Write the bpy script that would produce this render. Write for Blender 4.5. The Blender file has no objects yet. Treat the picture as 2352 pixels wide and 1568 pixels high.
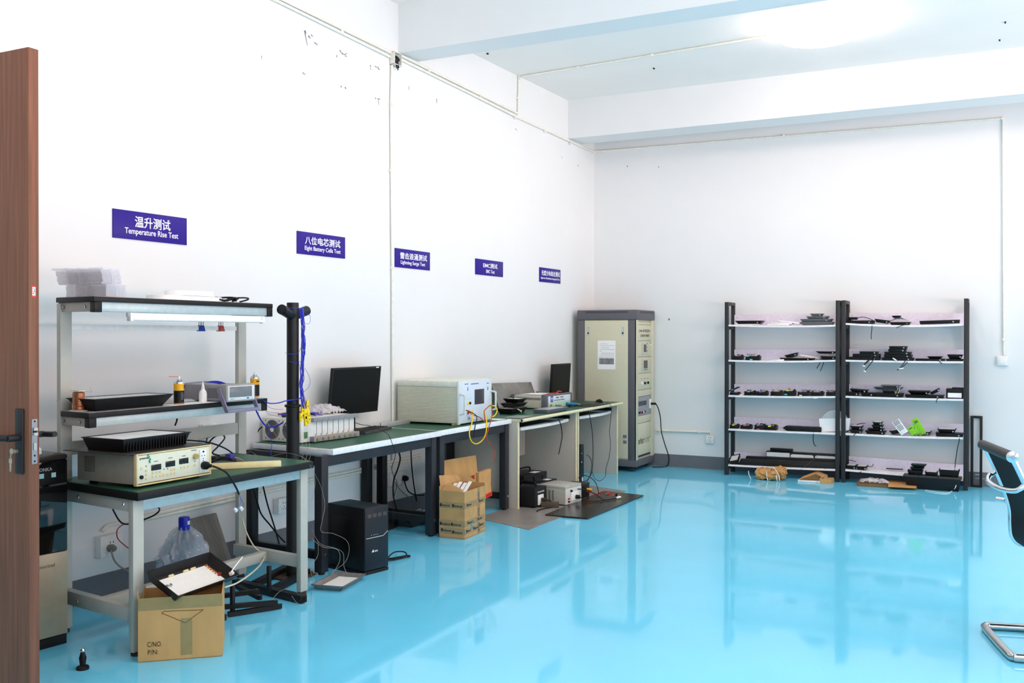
import bpy, bmesh, math, random
from mathutils import Vector, Matrix
RND = random.Random(11)
SC = bpy.context.scene
COL = SC.collection
pi = math.pi

# ------------------------------------------------------------------ camera, world, exposure
F = 2241.0                                   # focal length in pixels of the 2352 px wide frame
CAM = Vector((4.262, 0.0, 1.46))
def _basis():
    yw, pt, rl = (math.radians(a) for a in (26.93, 0.362, 0.042))
    cy, sy, cp, sp = math.cos(yw), math.sin(yw), math.cos(pt), math.sin(pt)
    fw = Vector((-sy*cp, cy*cp, -sp)); r = Vector((cy, sy, 0)); u = r.cross(fw)
    c, s = math.cos(rl), math.sin(rl)
    return c*r + s*u, -s*r + c*u, fw
RT, UP, FW = _basis()
cam = bpy.data.cameras.new('camera'); cam.sensor_width = 36.0; cam.lens = F/2352*36
cam.clip_start = 0.05; cam.clip_end = 100
cam_ob = bpy.data.objects.new('camera', cam); COL.objects.link(cam_ob)
cam_ob.matrix_world = Matrix(((RT.x, UP.x, -FW.x, CAM.x), (RT.y, UP.y, -FW.y, CAM.y), (RT.z, UP.z, -FW.z, CAM.z), (0, 0, 0, 1)))
SC.camera = cam_ob
SC.view_settings.view_transform = 'Standard'
SC.view_settings.look = 'None'
SC.view_settings.gamma = 1.0
SC.view_settings.exposure = EXPOSURE = -0.12
SC.view_settings.use_curve_mapping = False
SC.cycles.use_denoising = True
SC.cycles.max_bounces = 10
SC.cycles.diffuse_bounces = 6
SC.cycles.transparent_max_bounces = 16
SC.cycles.caustics_reflective = False
SC.cycles.caustics_refractive = False
LAMP_STRENGTH = 23.0
SKY_STRENGTH = 17.0
world = bpy.data.worlds.new('overcast_sky'); SC.world = world
world.use_nodes = True
wnt = world.node_tree; bg = wnt.nodes['Background']
wtc = wnt.nodes.new('ShaderNodeTexCoord'); wsx = wnt.nodes.new('ShaderNodeSeparateXYZ'); wrp = wnt.nodes.new('ShaderNodeValToRGB')
wnt.links.new(wtc.outputs['Generated'], wsx.inputs['Vector']); wmr = wnt.nodes.new('ShaderNodeMapRange')
wmr.inputs['From Min'].default_value = -1; wmr.inputs['From Max'].default_value = 1
wnt.links.new(wsx.outputs['Z'], wmr.inputs['Value']); wnt.links.new(wmr.outputs['Result'], wrp.inputs['Fac']); wnt.links.new(wrp.outputs['Color'], bg.inputs['Color'])
wrp.color_ramp.elements[0].position = .49; wrp.color_ramp.elements[0].color = (1.0, .75, .69, 1)      # lower half made brighter, an added unseen glow that lifts the ceiling
wrp.color_ramp.elements[1].position = .51; wrp.color_ramp.elements[1].color = (.30, .232, .216, 1)    # overcast sky
bg.inputs['Strength'].default_value = SKY_STRENGTH

# room: left wall runs very slightly oblique to the benches
YB, YF, XR, ZC = 10.48, -3.2, 8.2, 4.02
WS = 0.2/6.48
WROT = -math.atan(WS)
def wx(y): return -WS*(YB - y)
def ray(u, v): return RT*((u-1176)/F) - UP*((v-784)/F) + FW
def spot(u, v, ax, val):
    """the place that shows at a given position of the photograph, on the plane axis = value"""
    d = ray(u, v); return CAM + d*((val - CAM[ax])/d[ax])
def wspot(u, v, off=0.0):
    """the place on the left wall (plus a distance off it)"""
    d = ray(u, v); t = (off + wx(CAM.y) - CAM.x)/(d.x - WS*d.y); return CAM + d*t

# ------------------------------------------------------------------ materials
def lin(c):
    c = c/255.0
    return c/12.92 if c <= 0.04045 else ((c+0.055)/1.055)**2.4
MATS = {}
def M(name, rgb=(128, 128, 128), rough=0.5, metal=0.0, var=0.06, scale=30.0, trans=0.0, emit=0.0, alpha=1.0, stretch=None, spec=0.35, coat=0.0, bump=0.0, ior=1.45):
    if name in MATS: return MATS[name]
    m = bpy.data.materials.new(name); m.use_nodes = True; MATS[name] = m
    nt = m.node_tree; b = nt.nodes['Principled BSDF']
    col = tuple(lin(c) for c in rgb)
    b.inputs['Roughness'].default_value = rough; b.inputs['Metallic'].default_value = metal
    b.inputs['Specular IOR Level'].default_value = spec; b.inputs['IOR'].default_value = ior
    b.inputs['Transmission Weight'].default_value = trans; b.inputs['Alpha'].default_value = alpha
    b.inputs['Coat Weight'].default_value = coat
    if emit:
        b.inputs['Emission Color'].default_value = (*col, 1); b.inputs['Emission Strength'].default_value = emit
    tc = nt.nodes.new('ShaderNodeTexCoord'); nz = nt.nodes.new('ShaderNodeTexNoise')
    nz.inputs['Scale'].default_value = scale; nz.inputs['Detail'].default_value = 4
    src = tc.outputs['Object']
    if stretch:
        mp = nt.nodes.new('ShaderNodeMapping'); mp.inputs['Scale'].default_value = stretch
        nt.links.new(src, mp.inputs['Vector']); src = mp.outputs['Vector']
    nt.links.new(src, nz.inputs['Vector'])
    rp = nt.nodes.new('ShaderNodeValToRGB')
    rp.color_ramp.elements[0].position = 0.3; rp.color_ramp.elements[1].position = 0.7
    rp.color_ramp.elements[0].color = (*[max(0, c*(1-var)) for c in col], 1)
    rp.color_ramp.elements[1].color = (*[min(1, c*(1+var)) for c in col], 1)
    nt.links.new(nz.outputs['Fac'], rp.inputs['Fac']); nt.links.new(rp.outputs['Color'], b.inputs['Base Color'])
    if bump:
        bp = nt.nodes.new('ShaderNodeBump'); bp.inputs['Strength'].default_value = bump; bp.inputs['Distance'].default_value = 0.01
        nt.links.new(nz.outputs['Fac'], bp.inputs['Height']); nt.links.new(bp.outputs['Normal'], b.inputs['Normal'])
    return m
wall_m = M('wall_paint', (231, 234, 235), 0.75, var=0.012, scale=2.0, spec=0.25)
ceil_m = M('ceiling_paint', (246, 244, 240), 0.8, var=0.012, scale=2.0, spec=0.2)
floor_m = M('blue_epoxy', (112, 214, 250), 0.06, var=0.035, scale=1.3, spec=0.6, coat=0.0, bump=0.012)
base_m = M('baseboard_paint', (112, 114, 120), 0.45, var=0.05, scale=6)
pvc_m = M('pvc_white', (236, 236, 226), 0.4)
white_m = M('white_plastic', (238, 239, 238), 0.4)
wlam_m = M('white_laminate', (240, 243, 247), 0.35)
black_m = M('black_plastic', (15, 15, 17), 0.45)
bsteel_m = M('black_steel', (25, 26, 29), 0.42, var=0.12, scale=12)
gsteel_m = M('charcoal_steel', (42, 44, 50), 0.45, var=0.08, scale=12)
bench_m = M('bench_frame_paint', (186, 188, 180), 0.42, var=0.04, scale=8)
alu_m = M('aluminium', (196, 200, 202), 0.35, 0.7)
steel_m = M('bare_steel', (190, 190, 188), 0.3, 0.9)
chrome_m = M('chrome', (225, 225, 228), 0.08, 1.0, var=0.01)
green_m = M('green_mat', (38, 92, 70), 0.42, var=0.08, scale=5)
edge_m = M('black_edge', (20, 21, 23), 0.45)
cable_m = M('black_cable', (14, 14, 16), 0.5)
red_m = M('red_plastic', (206, 40, 32), 0.4)
yellow_m = M('yellow_plastic', (250, 214, 20), 0.4)
blue_m = M('blue_wire', (38, 52, 196), 0.4)
greyw_m = M('thin_wire', (168, 160, 150), 0.4)
card_m = M('cardboard', (196, 156, 102), 0.8, var=0.10, scale=9, stretch=(1, 1, 0.3))
kraft_m = M('kraft_paper', (200, 152, 96), 0.75, var=0.10, scale=14, bump=0.2)
paper_m = M('paper', (246, 246, 246), 0.7, var=0.02)
clear_m = M('clear_film', (235, 236, 245), 0.12, trans=0.0, alpha=0.28, var=0.03, spec=0.8)
gray_m = M('grey_plastic', (120, 124, 132), 0.45)
dgray_m = M('dark_grey_plastic', (70, 72, 76), 0.45)
beige_m = M('beige_paint', (214, 211, 190), 0.45, var=0.03, scale=8)
cream_m = M('cream_plastic', (236, 220, 168), 0.45, var=0.04)
ink_m = M('black_ink', (30, 30, 32), 0.6)
wink_m = M('white_ink', (246, 246, 250), 0.5)
screen_m = M('dark_screen', (30, 31, 34), 0.12)
brass_m = M('brass', (206, 172, 110), 0.3, 0.8)

# ------------------------------------------------------------------ mesh builder
WM = {}                                       # object name -> world matrix
class MB:
    def __init__(s): s.bm = bmesh.new(); s.mi = 0
    def _tagnew(s, n0):
        s.bm.faces.ensure_lookup_table()
        for f in s.bm.faces[n0:]: f.material_index = s.mi
    def hexa(s, P, bev=0.0):
        """P: 8 points, bottom ring then top ring (counter-clockwise from above)"""
        n0 = len(s.bm.faces)
        v = [s.bm.verts.new(p) for p in P]
        fs = [(3, 2, 1, 0), (4, 5, 6, 7), (0, 1, 5, 4), (1, 2, 6, 5), (2, 3, 7, 6), (3, 0, 4, 7)]
        ff = [s.bm.faces.new([v[i] for i in q]) for q in fs]
        if bev:
            ed = list({e for f in ff for e in f.edges})
            bmesh.ops.bevel(s.bm, geom=ed, offset=bev, segments=2, profile=0.5, affect='EDGES', clamp_overlap=True)
        s._tagnew(n0); return s
    def box(s, x0, x1, y0, y1, z0, z1, bev=0.0, X=None):
        P = [(x0, y0, z0), (x1, y0, z0), (x1, y1, z0), (x0, y1, z0), (x0, y0, z1), (x1, y0, z1), (x1, y1, z1), (x0, y1, z1)]
        if X is not None: P = [X @ Vector(p) for p in P]
        return s.hexa(P, bev)
    def frus(s, b, t, z0, z1, bev=0.0, X=None):
        """tray / frustum: b and t are (x0,x1,y0,y1) at z0 and z1"""
        P = [(b[0], b[2], z0), (b[1], b[2], z0), (b[1], b[3], z0), (b[0], b[3], z0), (t[0], t[2], z1), (t[1], t[2], z1), (t[1], t[3], z1), (t[0], t[3], z1)]
        if X is not None: P = [X @ Vector(p) for p in P]
        return s.hexa(P, bev)
    def prism(s, pts, d):
        """polygon (list of 3-D points) swept by vector d"""
        n0 = len(s.bm.faces)
        d = Vector(d); a = [s.bm.verts.new(p) for p in pts]; b = [s.bm.verts.new(Vector(p)+d) for p in pts]
        n = len(pts)
        nrm = sum(((Vector(pts[i])-Vector(pts[0])).cross(Vector(pts[(i+1) % n])-Vector(pts[0])) for i in range(n)), Vector())
        flip = nrm.dot(d) > 0
        s.bm.faces.new(a[::-1] if flip else a); s.bm.faces.new(b if flip else b[::-1])
        for i in range(n):
            q = [a[i], a[(i+1) % n], b[(i+1) % n], b[i]]
            s.bm.faces.new(q if flip else q[::-1])
        s._tagnew(n0); return s
    def cyl(s, p0, p1, r, r2=None, n=16):
        return s.tube([p0, p1], r, n, raw=True, r_end=r2)
    def tube(s, pts, r, n=8, raw=False, closed=False, sub=6, r_end=None, caps=True):
        n0 = len(s.bm.faces)
        P = [Vector(p) for p in pts]
        if not raw and len(P) > 2: P = smooth(P, sub, closed)
        N = len(P); rings = []; prev = None
        for i in range(N):
            if closed: t = P[(i+1) % N]-P[i-1]
            else: t = P[min(i+1, N-1)]-P[max(i-1, 0)]
            if t.length < 1e-9: t = Vector((0, 0, 1))
            t.normalize()
            if prev is None:
                a = Vector((0, 0, 1)) if abs(t.z) < 0.9 else Vector((1, 0, 0))
                nx = t.cross(a).normalized()
            else:
                nx = (prev - t*prev.dot(t))
                nx = nx.normalized() if nx.length > 1e-6 else t.orthogonal().normalized()
            prev = nx; ny = t.cross(nx)
            rr = r if r_end is None else r+(r_end-r)*i/(N-1)
            rings.append([s.bm.verts.new(P[i]+rr*(math.cos(2*pi*k/n)*nx+math.sin(2*pi*k/n)*ny)) for k in range(n)])
        for i in range(N if closed else N-1):
            A, B = rings[i], rings[(i+1) % N]
            for k in range(n): s.bm.faces.new((A[k], A[(k+1) % n], B[(k+1) % n], B[k]))
        if caps and not closed: s.bm.faces.new(rings[0][::-1]); s.bm.faces.new(rings[-1])
        s._tagnew(n0); return s
    def lathe(s, prof, c=(0, 0, 0), n=24, X=None):
        n0 = len(s.bm.faces); rings = []
        for r, z in prof:
            ring = []
            for k in range(n):
                p = Vector((c[0]+r*math.cos(2*pi*k/n), c[1]+r*math.sin(2*pi*k/n), c[2]+z))
                ring.append(s.bm.verts.new(X @ p if X is not None else p))
            rings.append(ring)
        for A, B in zip(rings, rings[1:]):
            for k in range(n): s.bm.faces.new((A[k], A[(k+1) % n], B[(k+1) % n], B[k]))
        s.bm.faces.new(rings[0][::-1]); s.bm.faces.new(rings[-1])
        s._tagnew(n0); return s
    def grid(s, fn, nu, nv, th=0.0):
        """sheet fn(i/nu, j/nv) -> point, given thickness th"""
        n0 = len(s.bm.faces)
        V = [[s.bm.verts.new(fn(i/nu, j/nv)) for j in range(nv+1)] for i in range(nu+1)]
        ff = [s.bm.faces.new((V[i][j], V[i+1][j], V[i+1][j+1], V[i][j+1])) for i in range(nu) for j in range(nv)]
        if th: bmesh.ops.solidify(s.bm, geom=ff, thickness=th)
        s._tagnew(n0); return s
    def ball(s, c, r, sx=1, sy=1, sz=1, n=12):
        n0 = len(s.bm.faces)
        bmesh.ops.create_uvsphere(s.bm, u_segments=n, v_segments=max(6, n//2), radius=1.0,
                                  matrix=Matrix.Translation(c) @ Matrix.Diagonal((r*sx, r*sy, r*sz, 1)))
        s._tagnew(n0); return s
    def build(s, name, mats, parent=None, local=False, loc=None, flat=False, fix=False):
        me = bpy.data.meshes.new(name)
        ob = bpy.data.objects.new(name, me); COL.objects.link(ob)
        if fix: bmesh.ops.recalc_face_normals(s.bm, faces=s.bm.faces)
        if parent is not None:
            W = WM[parent.name]
            if not local: s.bm.transform(W.inverted())
            ob.parent = parent; WM[ob.name] = W
        else:
            W = Matrix.Translation(loc) if loc is not None else Matrix()
            if loc is not None and not local: s.bm.transform(W.inverted())
            ob.matrix_world = W; WM[ob.name] = W
        s.bm.to_mesh(me); s.bm.free()
        for m in (mats if isinstance(mats, (list, tuple)) else [mats]): me.materials.append(m)
        if not flat:
            me.polygons.foreach_set('use_smooth', [True]*len(me.polygons))
            me.set_sharp_from_angle(angle=math.radians(38))
        return ob
def smooth(P, sub=6, closed=False):
    out = []; n = len(P)
    rng = range(n if closed else n-1)
    for i in rng:
        if closed: p0, p1, p2, p3 = P[i-1], P[i], P[(i+1) % n], P[(i+2) % n]
        else: p0, p1, p2, p3 = P[max(i-1, 0)], P[i], P[i+1], P[min(i+2, n-1)]
        for k in range(sub):
            t = k/sub
            out.append(0.5*((2*p1)+(p2-p0)*t+(2*p0-5*p1+4*p2-p3)*t*t+(3*p1-p0-3*p2+p3)*t**3))
    if not closed: out.append(P[-1].copy())
    return out
def crumple(mb, amp, seed=1, zmin=None):
    """push the vertices of a film about so that it creases"""
    R_ = random.Random(seed); ph = [(R_.uniform(30, 110), R_.uniform(30, 110), R_.uniform(30, 110), R_.uniform(0, 6.3)) for _ in range(7)]
    for v in mb.bm.verts:
        c = v.co; s = [abs(math.sin(a*c.x+b*c.y+g*c.z+p)) for a, b, g, p in ph]
        v.co = c + Vector((s[0]-s[1]+s[6]-.6, s[2]-s[3], 1.3*(s[4]+s[5]-1.1)))*amp
        if zmin is not None and v.co.z < zmin: v.co.z = zmin
    return mb
def rotz(a): return Matrix.Rotation(a, 4, 'Z')
def tr(x, y, z): return Matrix.Translation((x, y, z))
def tag(o, label=None, cat=None, group=None, kind=None):
    if label: o['label'] = label
    if cat: o['category'] = cat
    if group: o['group'] = group
    if kind: o['kind'] = kind
    return o
def thing(name, label, cat, loc=(0, 0, 0), rz=0.0, group=None):
    o = bpy.data.objects.new(name, None); COL.objects.link(o)
    o.empty_display_size = 0.05
    W = tr(*loc) @ rotz(rz); o.matrix_world = W; WM[o.name] = W
    return tag(o, label, cat, group)
def dup(root, loc, rz=0.0, label=None, group=None):
    r = root.copy(); COL.objects.link(r); W = tr(*loc) @ rotz(rz); r.matrix_world = W; WM[r.name] = W
    if label: r['label'] = label
    if group: r['group'] = group
    for ch in root.children:
        c = ch.copy(); COL.objects.link(c); c.parent = r
        for g in ch.children:
            d = g.copy(); COL.objects.link(d); d.parent = c
    return r
def struct(name, mb, mat, parent=None, label=None, flat=True):
    o = mb.build(name, mat, parent, flat=flat)
    if parent is None: tag(o, label, None, None, 'structure')
    return o
_DG = None
def lettering(name, body, mat, parent, X, w, h, bold=0.0, local=True, depth=0.0008, fit=True):
    """words as a thin raised mesh, centred on X (its x and y axes span the surface), scaled into w x h"""
    cu = bpy.data.curves.new('words', 'FONT'); cu.body = body; cu.size = 1.0
    cu.align_x = 'CENTER'; cu.offset = bold; cu.resolution_u = 3; cu.extrude = 0.001
    t = bpy.data.objects.new('words', cu); COL.objects.link(t)
    bpy.context.view_layer.update()
    me = bpy.data.meshes.new_from_object(t.evaluated_get(bpy.context.evaluated_depsgraph_get()))
    bpy.data.objects.remove(t); bpy.data.curves.remove(cu)
    bm = bmesh.new(); bm.from_mesh(me); bpy.data.meshes.remove(me)
    if not bm.verts: return None
    lo = [min(v.co[i] for v in bm.verts) for i in range(3)]; hi = [max(v.co[i] for v in bm.verts) for i in range(3)]
    sx = w/max(1e-6, hi[0]-lo[0]); sy = h/max(1e-6, hi[1]-lo[1])
    if not fit: sx = sy = min(sx, sy)
    for v in bm.verts:
        v.co = ((v.co.x-(lo[0]+hi[0])/2)*sx, (v.co.y-(lo[1]+hi[1])/2)*sy, (v.co.z+0.001)*depth/0.002)
    bm.transform(X)
    mb = MB(); mb.bm.free(); mb.bm = bm
    return mb.build(name, mat, parent, local=local, flat=True)
def axes(o, x, y):
    x = Vector(x).normalized(); y = Vector(y).normalized(); z = x.cross(y)
    return Matrix(((x.x, y.x, z.x, o[0]), (x.y, y.y, z.y, o[1]), (x.z, y.z, z.z, o[2]), (0, 0, 0, 1)))
def face_x(x, y, z): return axes((x, y, z), (0, 1, 0), (0, 0, 1))      # on a face looking to +X
def face_my(x, y, z): return axes((x, y, z), (1, 0, 0), (0, 0, 1))     # on a face looking to -Y

# ================================================================== the room
struct('floor', MB().box(-1.2, XR+.3, YF-.3, YB+.3, -.15, 0), floor_m)
m = MB(); m.prism([(wx(YF), YF, 0), (wx(YB), YB, 0), (wx(YB)-.2, YB, 0), (wx(YF)-.2, YF, 0)], (0, 0, 4.3))
wall_left = struct('wall_left', m, wall_m)
struct('wall_back', MB().box(-.4, XR+.2, YB, YB+.2, 0, 4.3), wall_m)
struct('wall_front', MB().box(-1.0, XR+.2, YF-.2, YF, 0, 4.3), wall_m)
WIN = [(-1.9, .9), (1.9, 4.7), (5.7, 8.5)]
m = MB(); m.box(XR, XR+.2, YF, YB, 0, .95); m.box(XR, XR+.2, YF, YB, 2.75, 4.3)
ys = [YF] + [y for w in WIN for y in w] + [YB]
for a, b in zip(ys[::2], ys[1::2]): m.box(XR, XR+.2, a, b, .95, 2.75)
struct('wall_right', m, wall_m)
for i, (a, b) in enumerate(WIN):
    m = MB()
    for (p, q, r, s) in ((a, b, .95, 1.0), (a, b, 2.70, 2.75), (a, a+.05, 1.0, 2.70), (b-.05, b, 1.0, 2.70), ((a+b)/2-.025, (a+b)/2+.025, 1.0, 2.70)):
        m.box(XR+.06, XR+.11, p, q, r, s)
    struct('window_%d' % (i+1), m, alu_m)
    L = bpy.data.lights.new('window_portal', 'AREA'); L.shape = 'RECTANGLE'; L.size = b-a; L.size_y = 1.8; L.cycles.is_portal = True
    lo = bpy.data.objects.new('window_portal', L); COL.objects.link(lo)
    lo.location = (XR+.1, (a+b)/2, 1.85); lo.rotation_euler = (pi/2, 0, pi/2)
m = MB(); m.box(-1.0, XR+.2, 6.7, YB+.2, ZC, ZC+.35); m.box(-1.0, XR+.2, YF-.2, 6.7, 4.12, ZC+.35)
struct('ceiling', m, ceil_m)
m = MB(); m.prism([(wx(6.6), 6.60, 3.73), (XR, 6.60, 3.73), (XR, 6.88, 3.73), (wx(6.88), 6.88, 3.73)], (0, 0, .42)); struct('trim_1', m, wall_m)
m = MB(); m.prism([(wx(9.8), 9.78, 3.605), (XR, 9.78, 3.605), (XR, 10.14, 3.605), (wx(10.1), 10.14, 3.605)], (0, 0, .46)); struct('trim_2', m, wall_m)
m = MB(); m.prism([(wx(YF)+.006, YF, 0), (wx(YB)+.006, YB, 0), (wx(YB), YB, 0), (wx(YF), YF, 0)], (0, 0, .138)); struct('baseboard_left', m, base_m)
struct('baseboard_back', MB().box(.0, XR, YB-.006, YB, 0, .138), base_m)

# scuffs and chips in the wall paint
sc_m = M('scuff_mark', (120, 122, 124), 0.8, var=0.3, scale=200)
m = MB()
def scuff(u0, v0, u1, v1, w=.006):
    a, b = wspot(u0, v0), wspot(u1, v1)
    d = Vector((b-a)).normalized(); n = Vector((1, -WS, 0)).normalized(); s_ = d.cross(n)*w/2
    m.prism([a-s_, b-s_*.3, b+s_*.5, a+s_], n*.0012)
for q in [(699, 70, 706, 104), (701, 70, 703, 78), (708, 82, 713, 88), (714, 80, 719, 84), (780, 115, 786, 124), (786, 122, 790, 126), (791, 126, 797, 122),
          (793, 128, 796, 130), (773, 127, 774, 132), (850, 150, 852, 154), (851, 156, 852, 161), (861, 152, 866, 155), (866, 155, 870, 153), (868, 157, 872, 160),
          (696, 166, 697, 171), (699, 168, 701, 173), (783, 197, 784, 201), (792, 200, 795, 204), (862, 224, 863, 228), (867, 227, 873, 228), (869, 231, 870, 241),
          (939, 198, 939, 207), (1003, 227, 1003, 237), (1183, 295, 1188, 300), (1290, 360, 1291, 363), (1327, 378, 1328, 383), (600, 128, 602, 136), (722, 98, 730, 103)]: scuff(*q, w=RND.uniform(.006, .014))
m.build('scuff_marks', sc_m, wall_left, flat=True, fix=True)
m = MB()
for (u, v, w, h) in [(1535, 731, 4, 5), (1440, 380, 2, 4), (1512, 382, 2, 3)]:
    p = spot(u, v, 1, YB); m.box(p.x, p.x+w/230, YB-.001, YB, p.z-h/230, p.z)
m.build('chip_marks', sc_m, bpy.data.objects['wall_back'], flat=True)
m = MB()
for (u, v) in [(1502, 156), (2309, 50), (2296, 91), (1120, 122)]:
    p = spot(u, v, 2, ZC); m.box(p.x-.006, p.x+.006, p.y-.010, p.y+.010, ZC-.012, ZC)
m.build('ceiling_marks', ink_m, bpy.data.objects['ceiling'], flat=True)

# ------------------------------------------------------------------ ceiling lights
lampglow = M('lamp_diffuser', (255, 221, 205), 0.5, emit=LAMP_STRENGTH, var=0.0)
lampwarm = M('lamp_housing', (244, 244, 240), 0.4)
t = thing('ceiling_light', 'round glowing white ceiling light between the two ceiling beams', 'ceiling light', (2.88, 8.24, ZC))
m = MB(); m.lathe([(.34, 0), (.34, -.012), (.30, -.020), (.28, -.020)], n=40); m.build('housing', lampwarm, t, local=True, fix=True)
m = MB(); m.lathe([(.36, -.012), (.372, -.05), (.36, -.09), (.31, -.128), (.16, -.155), (.02, -.16)], n=40); m.build('diffuser', lampglow, t, local=True, fix=True)
HID = [(3.7, 4.0, 4.12), (2.9, .2, 4.12), (6.2, 2.2, 4.12), (6.4, 8.2, ZC)]  # first follows the bench shelf shadows; the rest are unseen fill lights, added
for i, q in enumerate(HID):
    dup(t, q, 0, ['round white ceiling light above the middle of the floor before the near beam', 'added unseen round fill light above the camera end of the room',
                  'added unseen round fill light near the windows, camera end', 'added unseen round fill light near the windows, far bay'][i], 'round ceiling lights')
t['group'] = 'round ceiling lights'

# ------------------------------------------------------------------ conduits
def conduit(name, label, runs, r=.011, clips=()):
    m = MB()
    for pts in runs: m.tube(pts, r, 10, raw=True)
    o = m.build(name, pvc_m, None, loc=runs[0][0]); tag(o, label, 'conduit')
    for c in clips:
        k = MB(); k.box(c[0]-.0125, c[0]+.0125, c[1]-.0125, c[1]+.0125, c[2]-.0125, c[2]+.0125, .003); k.build('pipe_clip', pvc_m, o)
    return o
W_ = lambda u, v, o=.0135: wspot(u, v, o)
conduit('conduit', 'white pipe pair running along the left wall under the ceiling', [[W_(560, -44), W_(650, 0), W_(897, 121)], [W_(560, -34), W_(650, 9), W_(895, 130)],
        [W_(920, 127), W_(1190, 261)], [W_(920, 136), W_(1065, 207), W_(1190, 270), W_(1355, 345), W_(1366, 350)]],
        clips=[W_(785, 72, .014), W_(984, 165, .014), W_(1102, 225, .014), W_(1183, 270, .014), W_(1252, 302, .014), W_(1310, 330, .014)])
conduit('conduit', 'thin white vertical pipe down left wall from open junction box', [[W_(900, 150), W_(898, 240), W_(899, 400), W_(901, 640), W_(902, 1075)]], .010,
        clips=[W_(899, 240, .014), W_(898, 392, .014), W_(901, 615, .014)])
a = W_(1190, 262); b = W_(1192, 172); cpt = Vector((b.x+.03, b.y, ZC-.0135)); l_end = spot(1782, 80, 2, ZC-.0135)
conduit('conduit', 'white pipe rising to the ceiling and on to the round light', [[a, b, Vector((b.x+.002, b.y, ZC-.05)), cpt, l_end]], .010,
        clips=[cpt.lerp(l_end, k) for k in (.25, .55, .97)] + [W_(1190, 225, .014)])
p0 = spot(1366, 348, 1, YB-.0135); p1 = spot(2303, 272, 1, YB-.0135); p2 = spot(2306, 815, 1, YB-.0135)
conduit('conduit', 'white pipe along the back wall down to the light switch', [[p0, p1, p2]], .011, clips=[p0, p1, spot(1800, 311, 1, YB-.014), spot(2305, 780, 1, YB-.014)])
# low conduits along the walls
conduit('conduit', 'white twin pipe low on left wall behind the workbench', [[W_(235, 1220), W_(245, 1208), W_(330, 1186), W_(430, 1163), W_(640, 1117), W_(720, 1099), W_(800, 1083), W_(965, 1045)],
        [W_(330, 1194), W_(430, 1171), W_(640, 1124), W_(720, 1106), W_(800, 1090), W_(965, 1051)]], .011, clips=[W_(342, 1187, .014), W_(600, 1128, .014), W_(650, 1117, .014)])
q0 = spot(1508, 988, 1, YB-.0135); q1 = spot(1632, 992, 1, YB-.0135)
conduit('conduit', 'white pipe low on back wall between cabinet and socket', [[q0, q1, q1+Vector((0, 0, -.03))]], .012, clips=[spot(1515, 988, 1, YB-.014), spot(1606, 992, 1, YB-.014)])

# open junction box
p = wspot(903, 137); t = thing('junction_box', 'open white junction box with loose wires high on left wall', 'junction box', p, WROT)
m = MB(); s = .05
m.box(0, .006, -s, s, -s, s); m.box(0, .05, -s, -s+.005, -s, s); m.box(0, .05, s-.005, s, -s, s); m.box(0, .05, -s, s, -s, -s+.005); m.box(0, .05, -s, s, s-.005, s)
m.build('box', pvc_m, t, local=True)
m = MB()
for k in range(5): m.tube([(.01, RND.uniform(-.03, .03), .035), (.04, RND.uniform(-.03, .03), .0), (.03, RND.uniform(-.03, .03), -.02), (.05, RND.uniform(-.02, .02), -.05-.01*k)], .0045, 6)
m.build('wires', M('dark_wires', (32, 30, 44), .5), t, local=True)

# ------------------------------------------------------------------ sockets and switch
def socket(label, p, rz, n=1, w=.086, h=.086, d=.04, holes='five', name='wall_socket', cat='socket'):
    """local +X looks into the room, local Y runs along the wall"""
    t = thing(name, label, cat, p, rz)
    m = MB(); m.box(0, d-.008, -w*n/2, w*n/2, -h/2, h/2, .003); m.build('back_box', white_m, t, local=True)
    for k in range(n):
        y = (k-(n-1)/2)*w
        m = MB(); m.box(d-.008, d, y-w/2+.001, y+w/2-.001, -h/2, h/2, .003)
        f = m.build('face_plate', white_m, t, local=True)
        g = MB()
        if holes == 'five':
            for dy in (-.010, .010): g.box(d, d+.0006, y+dy-.002, y+dy+.002, .012, .024)
            for dy, dz, sl in ((0, -.006, 0), (-.011, -.022, .6), (.011, -.022, -.6)):
                X = tr(d, y+dy, dz) @ Matrix.Rotation(sl, 4, 'X'); g.box(0, .0006, -.002, .002, -.006, .006, X=X)
            g.build('socket_holes', ink_m, f, local=True, flat=True)
        else:
            g.box(d, d+.005, y-w*.36, y+w*.36, -h*.36, h*.36, .002); g.build('rocker', white_m, f, local=True)
    return t
BK = -pi/2       # local +X -> world -Y
socket('white light switch on the back wall right of the rack', spot(2302, 828, 1, YB), BK, 1, .092, .092, .03, 'rocker', 'light_switch', 'light switch')
socket('white socket on back wall left of the shelving rack', spot(1632, 1008, 1, YB), BK, 1, .088, .088, .035)
socket('white socket low on left wall behind cooler with grey plug', wspot(243, 1250), WROT, 1, .15, .115, .05)
socket('white socket on left wall above the workbench with black plug', wspot(474, 994), WROT, 1, .12, .115, .03)
socket('white socket under the black desk beside the steel column', wspot(640, 1159), WROT, 1, .11, .10, .05)
socket('white double socket under the black desk with black plug', wspot(908, 1098), WROT, 2, .115, .105, .03)

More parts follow.
